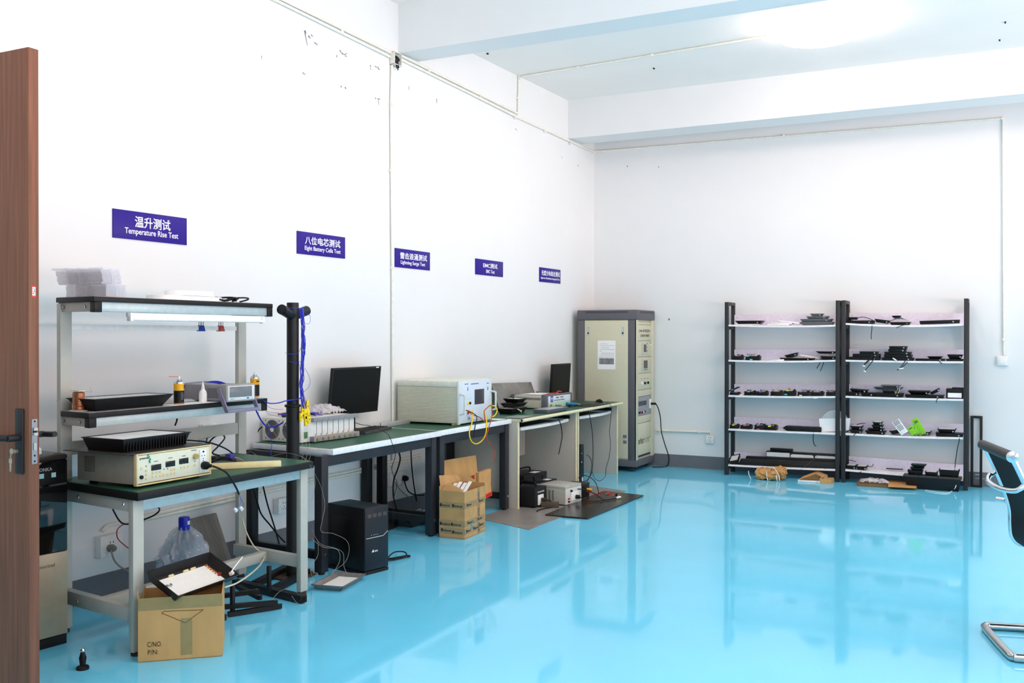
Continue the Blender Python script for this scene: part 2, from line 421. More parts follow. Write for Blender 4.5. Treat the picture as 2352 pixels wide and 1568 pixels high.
# ================================================================== signs
sign_m = M('violet_sign', (44, 24, 138), 0.4, var=0.03, spec=0.25)
def sign(tl, tr_, bl, br, zh, en, label, wz, we):
    P = [wspot(*q) for q in (tl, tr_, bl, br)]
    c = (P[0]+P[1]+P[2]+P[3])/4; w = ((P[1]-P[0]).length+(P[3]-P[2]).length)/2; h = ((P[0]-P[2]).length+(P[1]-P[3]).length)/2
    t = thing('wall_sign', label, 'sign', c, WROT, 'violet test area signs')
    MB().box(0, .008, -w/2, w/2, -h/2, h/2, .001).build('panel', sign_m, t, local=True)
    lettering('lettering', zh, wink_m, t, face_x(.0082, .02*w, .14*h), w*wz[0], h*wz[1], .014)
    lettering('lettering', en, wink_m, t, face_x(.0082, we[2]*w, -.235*h), w*we[0], h*we[1], .012)
sign((257, 478), (427, 502), (258, 545), (427, 563), '温升测试', 'Temperature Rise Test', 'violet sign reading Temperature Rise Test above the workbench', (.485, .40), (.725, .27, .01))
sign((681, 530), (791, 545), (681, 582), (791, 594), '八位电芯测试', 'Eight Battery Cells Test', 'violet sign reading Eight Battery Cells Test above the first monitor', (.74, .36), (.75, .25, .02))
sign((906, 569), (986, 580), (906, 612), (986, 622), '雷击浪涌测试', 'Lightning Surge Test', 'violet sign reading Lightning Surge Test beside the vertical pipe', (.77, .36), (.70, .25, .0))
sign((1091, 593), (1154, 602), (1091, 629), (1154, 637), 'EMC测试', 'EMC Test', 'violet sign reading EMC Test, fourth from the left', (.52, .33), (.31, .22, .02))
sign((1238, 613), (1286, 620), (1238, 646), (1286, 652), '光度分布综合测试', 'Lightness Distribution Integrated Test', 'violet sign reading Lightness Distribution Integrated Test nearest the corner', (.88, .37), (.90, .17, .0))

# ================================================================== door
wood_m = M('door_veneer', (122, 78, 58), 0.42, var=0.22, scale=5.0, stretch=(14, 14, .5))
t = thing('door_1', None, None, (1.045, 2.40, 0)); tag(t, 'brown wooden door standing open at the left edge', 'door', None, 'structure')
m = MB(); m.box(-1.15, 0, 0, .043, .006, 2.52, .002); m.build('leaf', wood_m, t, local=True)
plate_m = M('door_plate', (34, 35, 37), 0.42)
m = MB(); m.box(-.068, -.024, -.010, 0, .945, 1.187, .004); hp = m.build('handle_plate', plate_m, t, local=True)
m = MB(); m.cyl((-.046, -.010, 1.08), (-.046, -.055, 1.08), .013); m.tube([(-.046, -.05, 1.08), (-.075, -.056, 1.08), (-.13, -.054, 1.077), (-.175, -.052, 1.077)], .011, 10); m.build('lever', plate_m, hp, local=True)
m = MB(); m.box(-.065, -.03, .043, .053, .945, 1.187, .004); hp2 = m.build('handle_plate', plate_m, t, local=True)
m = MB(); m.cyl((-.046, .05, 1.085), (-.046, .095, 1.085), .012); m.tube([(-.046, .09, 1.085), (-.01, .096, 1.085), (.02, .095, 1.087)], .011, 10); m.build('lever', plate_m, hp2, local=True)
m = MB(); m.box(0, .0022, .010, .033, .982, 1.148); lk = m.build('lock_plate', M('lock_steel', (150, 152, 156), .35, .6), t, local=True)
m = MB(); m.box(.0022, .010, .014, .030, 1.088, 1.098); m.box(.0022, .010, .014, .030, 1.106, 1.116); m.box(.0022, .006, .016, .027, 1.033, 1.06); m.build('bolts', steel_m, lk, local=True)
m = MB(); m.box(.0022, .0026, .013, .031, 1.098, 1.106)
for z in (1.14, 1.013, .992): m.cyl((.0022, .0215, z), (.0034, .0215, z), .0035)
m.build('screws', ink_m, lk, local=True)
m = MB(); m.cyl((-.052, -.010, 1.03), (-.052, -.022, 1.03), .008); m.lathe([(.011, 0), (.011, .004)], X=tr(-.063, -.022, 1.03) @ Matrix.Rotation(pi/2, 4, 'X'))
m.tube([(-.066, -.024, 1.026), (-.07, -.026, 1.012), (-.066, -.026, 1.0)], .0015, 6, closed=True)
m.box(-.076, -.060, -.028, -.025, .986, 1.003, .002); m.box(-.072, -.064, -.028, -.025, .955, .988, .001)
m.build('keys', M('key_metal', (176, 170, 150), .35, .8), t, local=True)
m = MB(); m.box(0, .0006, .012, .030, 1.60, 1.642); st = m.build('sticker', [M('sticker_red', (214, 66, 60), .5)], t, local=True, flat=True)
m = MB(); m.box(.0006, .0009, .0145, .0275, 1.606, 1.637); m.build('sticker_face', paper_m, st, local=True, flat=True)
for k, s_ in enumerate(('117', 'MH81-7')): lettering('lettering', s_, ink_m, st, axes((.001, .0175+.006*k, 1.621), (0, 0, -1), (0, 1, 0)), .022, .0045)

# door stop
p = spot(190, 1536, 2, 0); t = thing('door_stop', 'small black door stop with steel ball on floor by the door', 'door stop', p)
m = MB(); m.lathe([(.027, 0), (.027, .010), (.023, .014), (.012, .018), (.014, .035), (.016, .05), (.010, .068), (.009, .075)]); m.build('base', black_m, t, local=True)
m = MB(); m.ball((0, 0, .082), .011); m.build('ball', chrome_m, t, local=True)

# ================================================================== workbench with shelves
SH = Matrix(((1, 0, 0, 0), (-.14, 1, 0, .14*.785), (0, 0, 1, 0), (0, 0, 0, 1)))
bench = thing('workbench', 'pale grey steel workbench with green top and two raised shelves', 'workbench', (.46, 3.8, 0))
def bp(name, mat, *boxes, bev=.002, parent=None):
    m = MB()
    for b in boxes: m.box(*b, bev, X=SH)
    return m.build(name, mat, parent or bench)
bp('worktop', edge_m, (.10, .785, 3.14, 4.385, .714, .75))
bp('green_mat', green_m, (.102, .775, 3.145, 4.38, .75, .7525), bev=0)
for y in (3.15, 4.325):
    lg = bp('leg', bench_m, (.70, .735, y, y+.062, .018, .714))
    m = MB(); m.lathe([(.026, 0), (.026, .012), (.012, .02)], X=SH @ tr(.718, y+.03, 0)); m.build('foot', M('rubber_foot', (64, 48, 40), .7), lg)
for y in (3.152, 4.388):
    up_ = bp('upright', bench_m, (.115, .148, y, y+.066, .018, 1.612))
    m = MB(); m.lathe([(.026, 0), (.026, .012), (.012, .02)], X=SH @ tr(.13, y+.03, 0)); m.build('foot', MATS['rubber_foot'], up_)
bp('apron', M('bench_rail', (178, 196, 200), .35, .25), (.705, .73, 3.213, 4.324, .655, .713))
for y in (3.155, 4.33): bp('side_rail', bench_m, (.149, .699, y, y+.045, .655, .713))
for y in (3.155, 4.33): bp('side_stretcher', bench_m, (.149, .699, y+.008, y+.05, .15, .215))
bp('long_stretcher', bench_m, (.40, .445, 3.206, 4.337, .155, .21))
# shelves
rail_m = MATS['bench_rail']
def bench_shelf(x0, x1, y0, y1, z, th, rz0):
    bp('shelf_board', edge_m, (x0, x1, y0, y1, z-th, z))
    bp('shelf_mat', M('shelf_grey', (168, 172, 174), .35), (x0+.004, x1-.006, y0+.004, y1-.004, z, z+.0015), bev=0)
    bp('shelf_rail', rail_m, (x1-.04, x1-.012, y0+.045, y1-.035, rz0, z-th))
    for y in (y0+.012, y1-.045):
        b = bp('shelf_bracket', bench_m, (.115, x1-.045, y, y+.030, rz0, z-th))
        m = MB()
        for xx in (.165, x1-.085): m.lathe([(.009, 0), (.009, .004), (.004, .008)], n=6, X=SH @ tr(xx, y, (rz0+z-th)/2) @ Matrix.Rotation(pi/2, 4, 'X'))
        m.build('bolts', chrome_m, b)
    for y in (y0+.012, y1-.034): bp('end_cap', black_m, (x1-.044, x1-.004, y-.006, y+.036, rz0-.004, z-th))
bench_shelf(.112, .435, 3.150, 4.40, 1.642, .024, 1.572)
bench_shelf(.150, .388, 3.150, 4.40, 1.090, .026, 1.022)
bp('cross_bar', white_m, (.122, .135, 3.22, 4.386, 1.487, 1.512), bev=.001)
bp('cross_bar', bench_m, (.122, .146, 3.22, 4.386, .868, .935))
m = MB()
for (x, y, z) in ((.30, 3.155, .685), (.66, 3.155, .685), (.28, 3.163, .182)): m.lathe([(.009, 0), (.009, .004), (.004, .009)], n=6, X=SH @ tr(x, y, z) @ Matrix.Rotation(pi/2, 4, 'X'))
m.build('bolts', chrome_m, bench)

# tube light under the top shelf
t = thing('tube_light', 'white tube light fixed under the top shelf of workbench', 'tube light', (.41, 3.75, 1.572))
m = MB(); m.box(.40, .425, 3.36, 4.335, 1.548, 1.569, .003, X=SH); m.build('batten', white_m, t)
m = MB(); m.tube([SH @ Vector((.425, 3.385, 1.540)), SH @ Vector((.425, 4.31, 1.540))], .0095, 12, raw=True); m.build('tube', M('tube_glass', (245, 247, 250), .2), t)
for y in (3.362, 4.312): m = MB(); m.box(.405, .436, y, y+.022, 1.528, 1.569, .003, X=SH); m.build('end_cap', white_m, t)
# binder clips
for c, lab, u in ((M('clip_blue', (50, 78, 170), .4), 'blue binder clip on the bar under the top shelf', 461), (M('clip_red', (176, 62, 60), .4), 'red binder clip on the bar under the top shelf', 506)):
    p = spot(u, 748, 0, .13); t = thing('binder_clip', lab, 'binder clip', (p.x, p.y, 1.512), 0, 'binder clips on the bench bar')
    m = MB(); m.prism([(-.012, -.02, -.03), (.018, -.02, -.03), (.006, -.02, .004), (-.002, -.02, .004)], (0, .04, 0)); m.build('jaw', c, t, local=True)
    for dy in (-.011, .011):
        m = MB(); m.tube([(.002, dy-.008, 0), (.004, dy-.006, .018), (.005, dy-.010, .036), (.005, dy, .046), (.005, dy+.010, .036), (.004, dy+.006, .018), (.002, dy+.008, 0)], .0016, 6); m.build('wire_handle', cable_m, t, local=True)

# ================================================================== black desks
def desk_mat(k): return None
SH2 = lambda xf: Matrix(((1, 0, 0, 0), (-.10, 1, 0, .10*xf), (0, 0, 1, 0), (0, 0, 0, 1)))
def black_desk(label, y0, y1, xf, xb, fl, fr, blk):
    X = SH2(xf); t = thing('black_desk', label, 'desk', ((xf+xb)/2, (y0+y1)/2, 0), 0, 'black framed desks with white edged tops')
    def q(name, mat, b, bev=.002): return MB().box(*b, bev, X=X).build(name, mat, t)
    q('desktop', wlam_m, (xb, xf, y0, y1, .722, .757)); q('green_mat', green_m, (xb+.01, xf-.028, y0+.01, y1-.004, .757, .7585), 0)
    for y in (fl, fr):
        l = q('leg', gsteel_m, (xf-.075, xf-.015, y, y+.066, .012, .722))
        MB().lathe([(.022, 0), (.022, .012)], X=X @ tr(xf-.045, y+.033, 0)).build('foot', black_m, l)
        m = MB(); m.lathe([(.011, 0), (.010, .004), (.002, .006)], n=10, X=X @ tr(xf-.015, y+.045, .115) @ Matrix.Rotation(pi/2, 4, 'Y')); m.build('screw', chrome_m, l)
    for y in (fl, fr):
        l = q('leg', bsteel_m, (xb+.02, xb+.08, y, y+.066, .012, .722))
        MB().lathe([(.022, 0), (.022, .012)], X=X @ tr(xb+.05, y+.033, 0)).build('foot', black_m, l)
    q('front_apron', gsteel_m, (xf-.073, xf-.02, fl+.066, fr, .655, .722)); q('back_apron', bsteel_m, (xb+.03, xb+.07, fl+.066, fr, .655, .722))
    for y in (fl, fr): q('side_rail', bsteel_m, (xb+.08, xf-.075, y+.01, y+.056, .66, .722)); q('side_stretcher', bsteel_m, (xb+.08, xf-.075, y+.01, y+.056, .09, .14))
    return t
black_desk('black steel desk with battery tester and monitor on it', 4.845, 6.135, .568, -.135, 4.75, 6.02, 0)
black_desk('black steel desk carrying the large beige surge generator', 6.15, 7.29, .555, -.085, 6.155, 7.205, 0)

# ================================================================== wooden computer desks
speck_m = M('speckled_board', (190, 184, 174), 0.55, var=0.06, scale=160)
nose_m = M('cream_edge', (232, 224, 186), 0.4)
def comp_desk(label, y0, y1, xf, xb, p0, p1, ktrim):
    t = thing('computer_desk', label, 'desk', ((xf+xb)/2, (y0+y1)/2, 0), 0, 'pale board computer desks')
    MB().box(xb, xf-.012, y0, y1, .735, .759, .001).build('desktop', M('desktop_board', (206, 198, 180), .5), t)
    MB().box(xb+.005, xf-.014, y0+.002, y1-.002, .759, .761).build('green_mat', green_m, t)
    m = MB(); m.tube([(xf-.014, y0, .747), (xf-.014, y1, .747)], .0145, 12, raw=True); m.build('edge_trim', nose_m, t)
    for y in (p0, p1):
        pn = MB().box(xb+.02, .60, y, y+.024, .0, .735, .001).build('side_panel', speck_m, t)
        MB().box(.60, .612, y-.001, y+.025, .0, .735, .003).build('panel_edge', nose_m, pn)
    MB().box(xb+.10, xb+.118, p0+.026, p1-.002, .30, .72).build('back_panel', speck_m, t)
    # keyboard tray
    k = MB().box(.22, .56, p0+.10, p1-.22, .655, .668, .002).build('keyboard_tray', black_m, t)
    ya, yb = p0+.10, p1-.12; n = 12
    pts = [(.56, ya, .652)] + [(.585+.035*math.sin(pi*i/n), ya+(yb-ya)*i/n, .652) for i in range(n+1)] + [(.56, yb, .652)]
    MB().prism(pts, (0, 0, .026)).build('tray_front', white_m, k, fix=True)
    MB().box(.575, .625, (ya+yb)/2+.02, (ya+yb)/2+.30, .679, .684, .001).build('wrist_rest', gray_m, k)
    for y in (p0+.025, p1-.025): MB().box(.2, .55, y, y+.02, .668, .70).build('runner', black_m, k)
    return t
comp_desk('speckled board computer desk with instruments beside black desk', 7.30, 8.575, .665, -.045, 7.303, 8.53, 0)
comp_desk('speckled board computer desk with mouse beside tall cabinet', 8.580, 9.66, .665, -.012, 8.58, 9.63, 0)

# ================================================================== helpers for objects
def q(t, name, mat, b, bev=.002, parent=None, X=None):
    return MB().box(*b, bev, X=X).build(name, mat, parent or t, local=True)
def pts_of(L): return [spot(*p) if len(p) == 4 else Vector(p) for p in L]
def cable(name, label, L, r=.004, mat=None, cat='cable', n=8, group=None, sub=6):
    P = pts_of(L); o = MB().tube(P, r, n, sub=sub).build(name, mat or cable_m, None, loc=P[0])
    return tag(o, label, cat, group)
RX = lambda a: Matrix.Rotation(a, 4, 'X')
RY = lambda a: Matrix.Rotation(a, 4, 'Y')
def tray_lamp(t, w, d, h, fl, mbody, mface=None, X=None, ribs=0, lip=.004, inset=.012, parent=None, body='housing', panel='panel'):
    """flood light housing: tapered tray w (y) x d (x), height h, flange fl, open face up with a panel"""
    X = X or Matrix()
    m = MB(); m.frus((-d/2+fl, d/2-fl, -w/2+fl, w/2-fl), (-d/2+.004, d/2-.004, -w/2+.004, w/2-.004), 0, h-lip, .002, X)
    for (a, b, c, e) in ((-d/2, d/2, -w/2, -w/2+inset), (-d/2, d/2, w/2-inset, w/2), (-d/2, -d/2+inset, -w/2+inset, w/2-inset), (d/2-inset, d/2, -w/2+inset, w/2-inset)):
        m.box(a, b, c, e, h-lip, h, X=X)
    for k in range(ribs):
        y = -w/2+.03+(w-.06)*k/max(1, ribs-1); m.box(d/2-.016, d/2-.004, y-.002, y+.002, .004, h-lip, X=X)
    b = m.build(body, mbody, t, local=True, fix=True)
    if mface:
        m = MB(); m.box(-d/2+inset, d/2-inset, -w/2+inset, w/2-inset, h-lip, h-lip+.0015, X=X); m.build(panel, mface, t, local=True)
    return b

# ================================================================== left foreground
# water dispenser
t = thing('water_dispenser', 'black and champagne floor water dispenser between door and workbench', 'water dispenser', (.289, 3.165, 0), math.radians(-8))
champ_m = M('champagne_panel', (168, 156, 134), .32, .35, var=.04, scale=20)
bglass_m = M('black_glass', (14, 15, 17), .06, spec=.7)
q(t, 'body', M('dispenser_body', (40, 36, 34), .35), (-.33, -.004, -.31, 0, .012, .885), .006)
q(t, 'plinth', black_m, (-.32, .0, -.308, -.003, 0, .045))
q(t, 'lower_door', champ_m, (-.004, .006, -.308, -.002, .05, .44), .002)
up = q(t, 'glass_front', bglass_m, (-.004, .006, -.308, -.002, .443, .872), .003)
q(t, 'top_cover', M('dispenser_top', (52, 44, 42), .25), (-.33, .008, -.312, .002, .872, .9), .012)
lettering('lettering', 'KONKA', M('grey_ink', (150, 154, 160), .5), t, face_x(.0066, -.115, .835), .075, .016, .01)
for y in (-.128, -.07): q(t, 'touch_key', M('key_pale', (150, 196, 200), .4), (.006, .0066, y-.011, y+.011, .795, .817), 0)  # pale blue-grey touch keys
lettering('lettering', 'Luxurious brand', M('engraved', (132, 120, 100), .5), t, face_x(.0066, -.115, .385), .10, .018)
t = thing('cup_lid', 'white round plastic lid on top of the water dispenser', 'lid', (.20, 3.03, .9))
m = MB(); m.lathe([(.05, 0), (.055, .006), (.055, .026), (.045, .036)], n=10); m.build('lid', white_m, t, local=True)

# AC power source on the bench
t = thing('power_source', 'beige electronic power source with three displays on workbench front', 'test instrument', (.705, 3.205, .7525))
psb = M('power_case', (150, 146, 134), .45, var=.05); psf = M('power_face', (222, 224, 204), .45, var=.02); bez = M('power_bezel', (228, 208, 158), .45)
q(t, 'case', psb, (-.40, -.02, .004, .466, .018, .152), .003)
f = q(t, 'front_panel', psf, (-.018, -.004, .006, .464, .022, .152), .002)
m = MB(); m.box(-.022, .0, 0, .008, .012, .160, .002); m.box(-.022, .0, .462, .47, .012, .160, .002); m.box(-.022, .0, .008, .462, .154, .160, .001); m.box(-.022, .0, .008, .462, .012, .018, .001)
m.build('bezel', bez, t, local=True)
for y, z, w in ((.118, .088, .060), (.205, .094, .060), (.29, .098, .060)): q(t, 'display', screen_m, (-.004, -.0025, y-w/2, y+w/2, z-.014, z+.013), .001)
def button(y, z, r=.006, mat=bez): MB().cyl((-.004, y, z), (-.0005, y, z), r, n=10).build('button', mat, t, local=True)
for y in (.098, .121, .144, .164, .187, .210, .231):
    button(y, .046)
for y in (.098, .121, .144, .210, .231): button(y, .064)
for y in (.274, .296, .318): button(y, .068)
for z in (.078, .060, .042): button(.058, z)
button(.03, .092); button(.362, .07)
m = MB(); m.cyl((-.004, .362, .112), (.012, .362, .112), .013, n=18); m.build('knob', brass_m, t, local=True)
m = MB(); m.cyl((-.004, .028, .052), (.004, .028, .052), .009, n=14); m.build('switch_knob', black_m, t, local=True)
m = MB()
for y in (.274, .296, .318): m.box(-.004, -.0034, y-.003, y+.003, .083, .087)
for y in (.166, .188): m.box(-.004, -.0034, y-.003, y+.003, .070, .074)
m.box(-.004, -.0034, .055, .061, .097, .102); m.box(-.004, -.0034, .360, .366, .086, .090)
m.build('indicator_marks', ink_m, t, local=True, flat=True)
lettering('lettering', 'prenmer', ink_m, t, face_x(-.0036, .048, .135), .055, .011, .01)
lettering('lettering', 'AC POWER SOURCE', M('faint_ink', (120, 124, 122), .5), t, face_x(-.0036, .355, .142), .035, .0045)
for y, s_ in ((.118, 'FREQUENCY'), (.205, 'VOLTAGE'), (.29, 'CURRENT')): lettering('lettering', s_, M('faint_ink'), t, face_x(-.0036, y, .116 if y < .15 else .122), .026, .004)
sp_ = q(t, 'socket_panel', white_m, (-.004, .001, .392, .436, .030, .140), .002)
m = MB(); m.cyl((.001, .414, .130), (.004, .414, .130), .005, n=10); m.cyl((.001, .414, .096), (.0016, .414, .096), .003, n=8); m.cyl((.001, .414, .086), (.0016, .414, .086), .003, n=8)
for s_ in (-1, 1): m.box(0.001, .0016, .414+s_*.009-.003, .414+s_*.009+.003, .108, .112)
m.build('socket_holes', ink_m, sp_, local=True)
m = MB(); gm = M('green_ink', (20, 150, 120), .6)
pts = [(-.002, .062, .158), (-.002, .072, .150), (-.002, .064, .146), (-.002, .078, .142), (-.002, .070, .136), (-.002, .082, .132), (-.002, .076, .122), (-.002, .080, .112)]
for a, b in zip(pts, pts[1:]): m.prism([(a[0], a[1]-.004, a[2]), (a[0], a[1]+.005, a[2]), (b[0], b[1]+.004, b[2]), (b[0], b[1]-.004, b[2])], (.0006, 0, 0))
m.build('green_scribble', gm, t, local=True, flat=True, fix=True)
m = MB()
for i in range(9):
    for j in range(10): m.box(-.285-.008*i, -.280-.008*i, .0032, .004, .062+.0075*j, .067+.0075*j)
m.build('vent_holes', M('vent_dark', (66, 64, 60), .7), t, local=True, flat=True)
for y in (.05, .42):
    for x in (-.06, -.34): q(t, 'foot', black_m, (x-.015, x+.015, y-.015, y+.015, 0, .018), .002)
# black plug in its socket, flex hanging with two white terminal blocks
P0 = Vector((.706, 3.619, .7525+.062))
t = thing('plug_lead', 'black plug lead hanging from the beige power source with white terminals', 'power lead', P0)
m = MB(); m.lathe([(.018, 0), (.021, .008), (.019, .026), (.010, .036), (.009, .05), (.006, .055)], n=18, X=RY(pi/2) @ rotz(.3)); m.build('plug', cable_m, t, local=True)
Lp = pts_of([tuple(P0+Vector((.05, .012, -.002))), (520, 1085, 0, .80), (541, 1117, 0, .81), (549, 1135, 0, .81)])
MB().tube(Lp, .0048, 8).build('flex', cable_m, t)
MB().tube(pts_of([tuple(Lp[-1]), (553, 1148, 0, .81), (551, 1160, 0, .81), (545, 1168, 0, .81)]), .0018, 6).build('blue_core', M('light_blue_wire', (70, 130, 210), .4), t)
MB().tube(pts_of([tuple(Lp[-1]), (556, 1150, 0, .81), (559, 1160, 0, .81), (554, 1167, 0, .81)]), .0018, 6).build('brown_core', M('brown_wire', (130, 96, 70), .4), t)
for u, v in ((541, 1171), (554, 1168)):
    p = spot(u, v, 0, .81); m = MB(); m.cyl(p+Vector((-.006, 0, .004)), p+Vector((.008, 0, -.004)), .0095, n=12); e = m.build('terminal', white_m, t)
    MB().cyl(p+Vector((.0, -.001, -.009)), p+Vector((0, -.001, -.016)), .0025, n=8).build('terminal_tip', M('orange_plastic', (226, 96, 50), .4), e)
# metal plate and black tray lamp on the power source
pl = MB().box(.28, .70, 3.15, 3.672, .9128, .9165, .001).build('metal_plate', M('dark_plate', (62, 60, 60), .4, .3), None, loc=(.49, 3.41, .9128)); tag(pl, 'dark thin metal plate laid over the beige power source', 'plate')
t = thing('flood_light', 'black ribbed flood light lying face up on the beige power source', 'flood light', (.50, 3.395, .9168))
tray_lamp(t, .42, .28, .062, .022, black_m, M('white_liner', (250, 250, 248), .35), ribs=22, inset=.014)
# copper wire spool
t = thing('wire_spool', 'spool of copper wire on left end of the middle shelf', 'wire spool', (.24, 3.27, 1.0916))
sp = M('spool_plastic', (232, 224, 200), .35, alpha=.9)
m = MB(); m.lathe([(.042, 0), (.042, .004), (.018, .005), (.018, .095), (.034, .096), (.034, .101)], n=24); m.build('reel', sp, t, local=True)
m = MB(); prof = [(.019, .006)]
for k in range(12): prof += [(.027+.0015*RND.random(), .008+.007*k), (.0285, .0115+.007*k)]
m.lathe(prof+[(.019, .093)], n=24); m.build('copper_wire', M('copper', (172, 112, 78), .35, .6, var=.25, scale=120), t, local=True)
m = MB(); m.tube([(.02, -.02, .09), (.05, -.045, .10), (.02, -.08, .07), (-.02, -.11, .055)], .0007, 5); m.tube([(.01, .02, .095), (.03, .05, .09), (.0, .07, .10), (.01, .06, .115)], .0007, 5); m.build('loose_wire', greyw_m, t, local=True)
# flat black flood light on middle shelf
t = thing('flood_light', 'flat black flood light with pale panel on the middle shelf', 'flood light', (.275, 3.50, 1.0916), math.radians(0))
tray_lamp(t, .50, .20, .062, .042, black_m, M('pale_panel', (214, 216, 216), .3), inset=.006)
# spray cans
def spray_can(label, loc, straw, rz):
    t = thing('spray_can', label, 'spray can', loc, rz, 'yellow and black spray cans')
    R = .0268
    MB().lathe([(R-.002, 0), (R, .003), (R, .006)]).build('base', M('can_orange', (206, 120, 30), .4), t, local=True)
    MB().lathe([(R, .006), (R, .072)]).build('black_label', black_m, t, local=True)
    MB().lathe([(R, .072), (R, .108)]).build('yellow_label', M('can_yellow', (242, 176, 32), .4), t, local=True)
    MB().lathe([(R, .108), (R, .113), (R-.004, .120), (.013, .126), (.014, .130), (.008, .132)]).build('shoulder', M('can_metal', (214, 214, 216), .2, .8), t, local=True)
    n = MB().cyl((0, 0, .132), (0, 0, .147), .006, n=12).build('nozzle', white_m, t, local=True)
    if straw: MB().cyl((.0, -.004, .145), (.0, -.068, .148), .0016, n=8).build('straw', M('straw_red', (206, 70, 60), .4), n, local=True)
    return t
t = spray_can('yellow and black spray can with red straw on middle shelf', (.33, 3.826, 1.0936), True, 0)
lettering('lettering', 'S', ink_m, t, face_x(.0276, .012, .092), .012, .016, .02)
for k in range(5): MB().box(.0268, .0271, -.012, .004+.006*RND.random(), .026+.008*k, .028+.008*k).build('small_print', M('grey_ink'), t, local=True)
t = spray_can('yellow spray can half hidden behind the grey meter', (.235, 4.52, 1.0916), False, 0)
lettering('lettering', 'ion', ink_m, t, face_x(.0274, -.004, .094), .024, .014, .02)
# squeeze bottle
t = thing('squeeze_bottle', 'small white squeeze bottle with nozzle before the grey meter', 'bottle', (.325, 4.005, 1.0936))
MB().lathe([(.019, 0), (.0215, .004), (.0215, .045), (.018, .058), (.010, .068), (.009, .074)]).build('bottle', M('milky_plastic', (240, 240, 236), .35), t, local=True)
m = MB(); m.lathe([(.009, .074), (.008, .086), (.003, .10), (.002, .112)]); m.tube([(.008, -.002, .076), (.012, -.010, .084), (.006, -.012, .094), (.002, -.004, .106)], .0012, 6); m.build('nozzle', white_m, t, local=True)
tag(MB().box(.27, .386, 3.72, 4.06, 1.0918, 1.0934).build('paper_sheet', paper_m, None, loc=(.33, 3.9, 1.0918)), 'white paper sheet under spray can and squeeze bottle', 'paper')
m = MB(); m.grid(lambda u, v: Vector((.20+.075*u, 3.80+.20*v, 1.0936+.022*math.sin(pi*u)*(1-.5*v)+.004)), 6, 8, .002)
tag(m.build('crumpled_tissue', paper_m, None, loc=(.25, 3.9, 1.094), fix=True), 'crumpled white tissue behind the squeeze bottle', 'tissue')
# grey bench meter
t = thing('bench_meter', 'grey bench meter with dark screen and violet handle on shelf', 'test instrument', (.455, 4.04, 1.0916), math.radians(-3))
viol = M('meter_violet', (138, 130, 158), .45)
q(t, 'case', M('meter_grey', (142, 140, 148), .45), (-.34, -.035, .006, .212, .006, .092), .004)
bz = M('meter_bezel', (158, 158, 154), .45)
q(t, 'bezel', bz, (-.05, .008, 0, .218, -.0, .098), .008)
fp = q(t, 'front_panel', M('meter_face', (224, 228, 230), .35), (.008, .0095, .012, .206, .010, .088), .001)
q(t, 'screen', M('meter_screen', (120, 124, 130), .15), (.0095, .0105, .020, .188, .026, .084), .001)
q(t, 'power_key', M('key_blue', (50, 110, 190), .4), (.0095, .011, .148, .166, .014, .022), .001)
m = MB(); m.cyl((.0095, .192, .018), (.014, .192, .018), .005, n=12); m.build('knob', white_m, t, local=True)
lettering('lettering', 'METER', M('teal_ink', (40, 150, 160), .5), t, face_x(.0098, .04, .017), .03, .006)
m = MB()
for i in range(10):
    for j in range(7): m.box(-.145+.0085*i, -.140+.0085*i, .0052, .006, .022+.008*j, .026+.008*j)
m.build('vent_holes', M('vent_dark'), t, local=True, flat=True)
m = MB(); m.prism([(-.052, -.006, .075), (-.03, -.006, .075), (-.012, -.006, -.05), (-.034, -.006, -.05)], (0, .006, 0)); m.prism([(-.052, .218, .075), (-.03, .218, .075), (-.012, .218, -.05), (-.034, .218, -.05)], (0, .006, 0))
hnd = MB(); hnd.prism([(-.06, -.010, .07), (-.035, -.010, .078), (.03, -.010, -.045), (.005, -.010, -.052)], (0, .007, 0)); hnd.prism([(-.06, .221, .07), (-.035, .221, .078), (.03, .221, -.045), (.005, .221, -.052)], (0, .007, 0)); hnd.box(.005, .030, -.010, .228, -.055, -.038, .002)
m.bm.free(); hnd.build('handle', viol, t, local=True, fix=True)
# blue leads and probe on meter
cable('probe', 'thin grey probe rod lying over the grey meter', [(425, 881, 0, .30), (450, 878, 0, .31), (478, 876, 0, .31)], .004, gray_m, 'probe')
tt = thing('blue_leads', 'bundle of blue wires drooping over the grey meter', 'wires', (.3, 4.1, 1.19))
for k in range(6):
    o_ = RND.uniform(-.012, .012)
    MB().tube(pts_of([(472, 878, 0, .30+o_), (487, 875+2*k/3, 0, .30+o_), (505, 876+k, 0, .29+o_), (524, 883+k*.6, 0, .28)]), .0022, 6).build('wire', blue_m, tt)
# clear trays on the top shelf
def clear_tray(x0, x1, y0, y1, z, h, X, label, grp):
    t = thing('clear_tray', label, 'plastic tray', ((x0+x1)/2, (y0+y1)/2, z), X, grp)
    a, b = (x1-x0)/2, (y1-y0)/2
    m = MB(); m.box(-a, a, -b, b, 0, .0012)
    m.box(-a, a, -b, -b+.001, 0, h); m.box(-a, a, b-.001, b, 0, h); m.box(a-.001, a, -b, b, 0, h); m.box(-a, -a+.001, -b, b, 0, h)
    m.box(-a-.004, a+.004, -b-.004, -b, h-.0012, h); m.box(a, a+.004, -b-.004, b+.004, h-.0012, h)
    for k in range(1, 4): x = -a+2*a*k/4; m.box(x-.002, x+.002, -b-.002, b, 0, h)
    m.box(-a, a+.002, -.002, .002, 0, h)
    m.build('tray', clear_m, t, local=True)
    return t
lo = 'clear plastic trays in the lower stack'; up2 = 'clear plastic trays in the upper stack'
a0 = clear_tray(.135, .415, 3.285, 3.40, 1.644, .0085, 0, 'clear tray in lower stack at left end of the top shelf', lo)
for k in range(1, 7): dup(a0, (.275, 3.3425+RND.uniform(-.002, .002), 1.644+.0085*k), RND.uniform(-.01, .01))
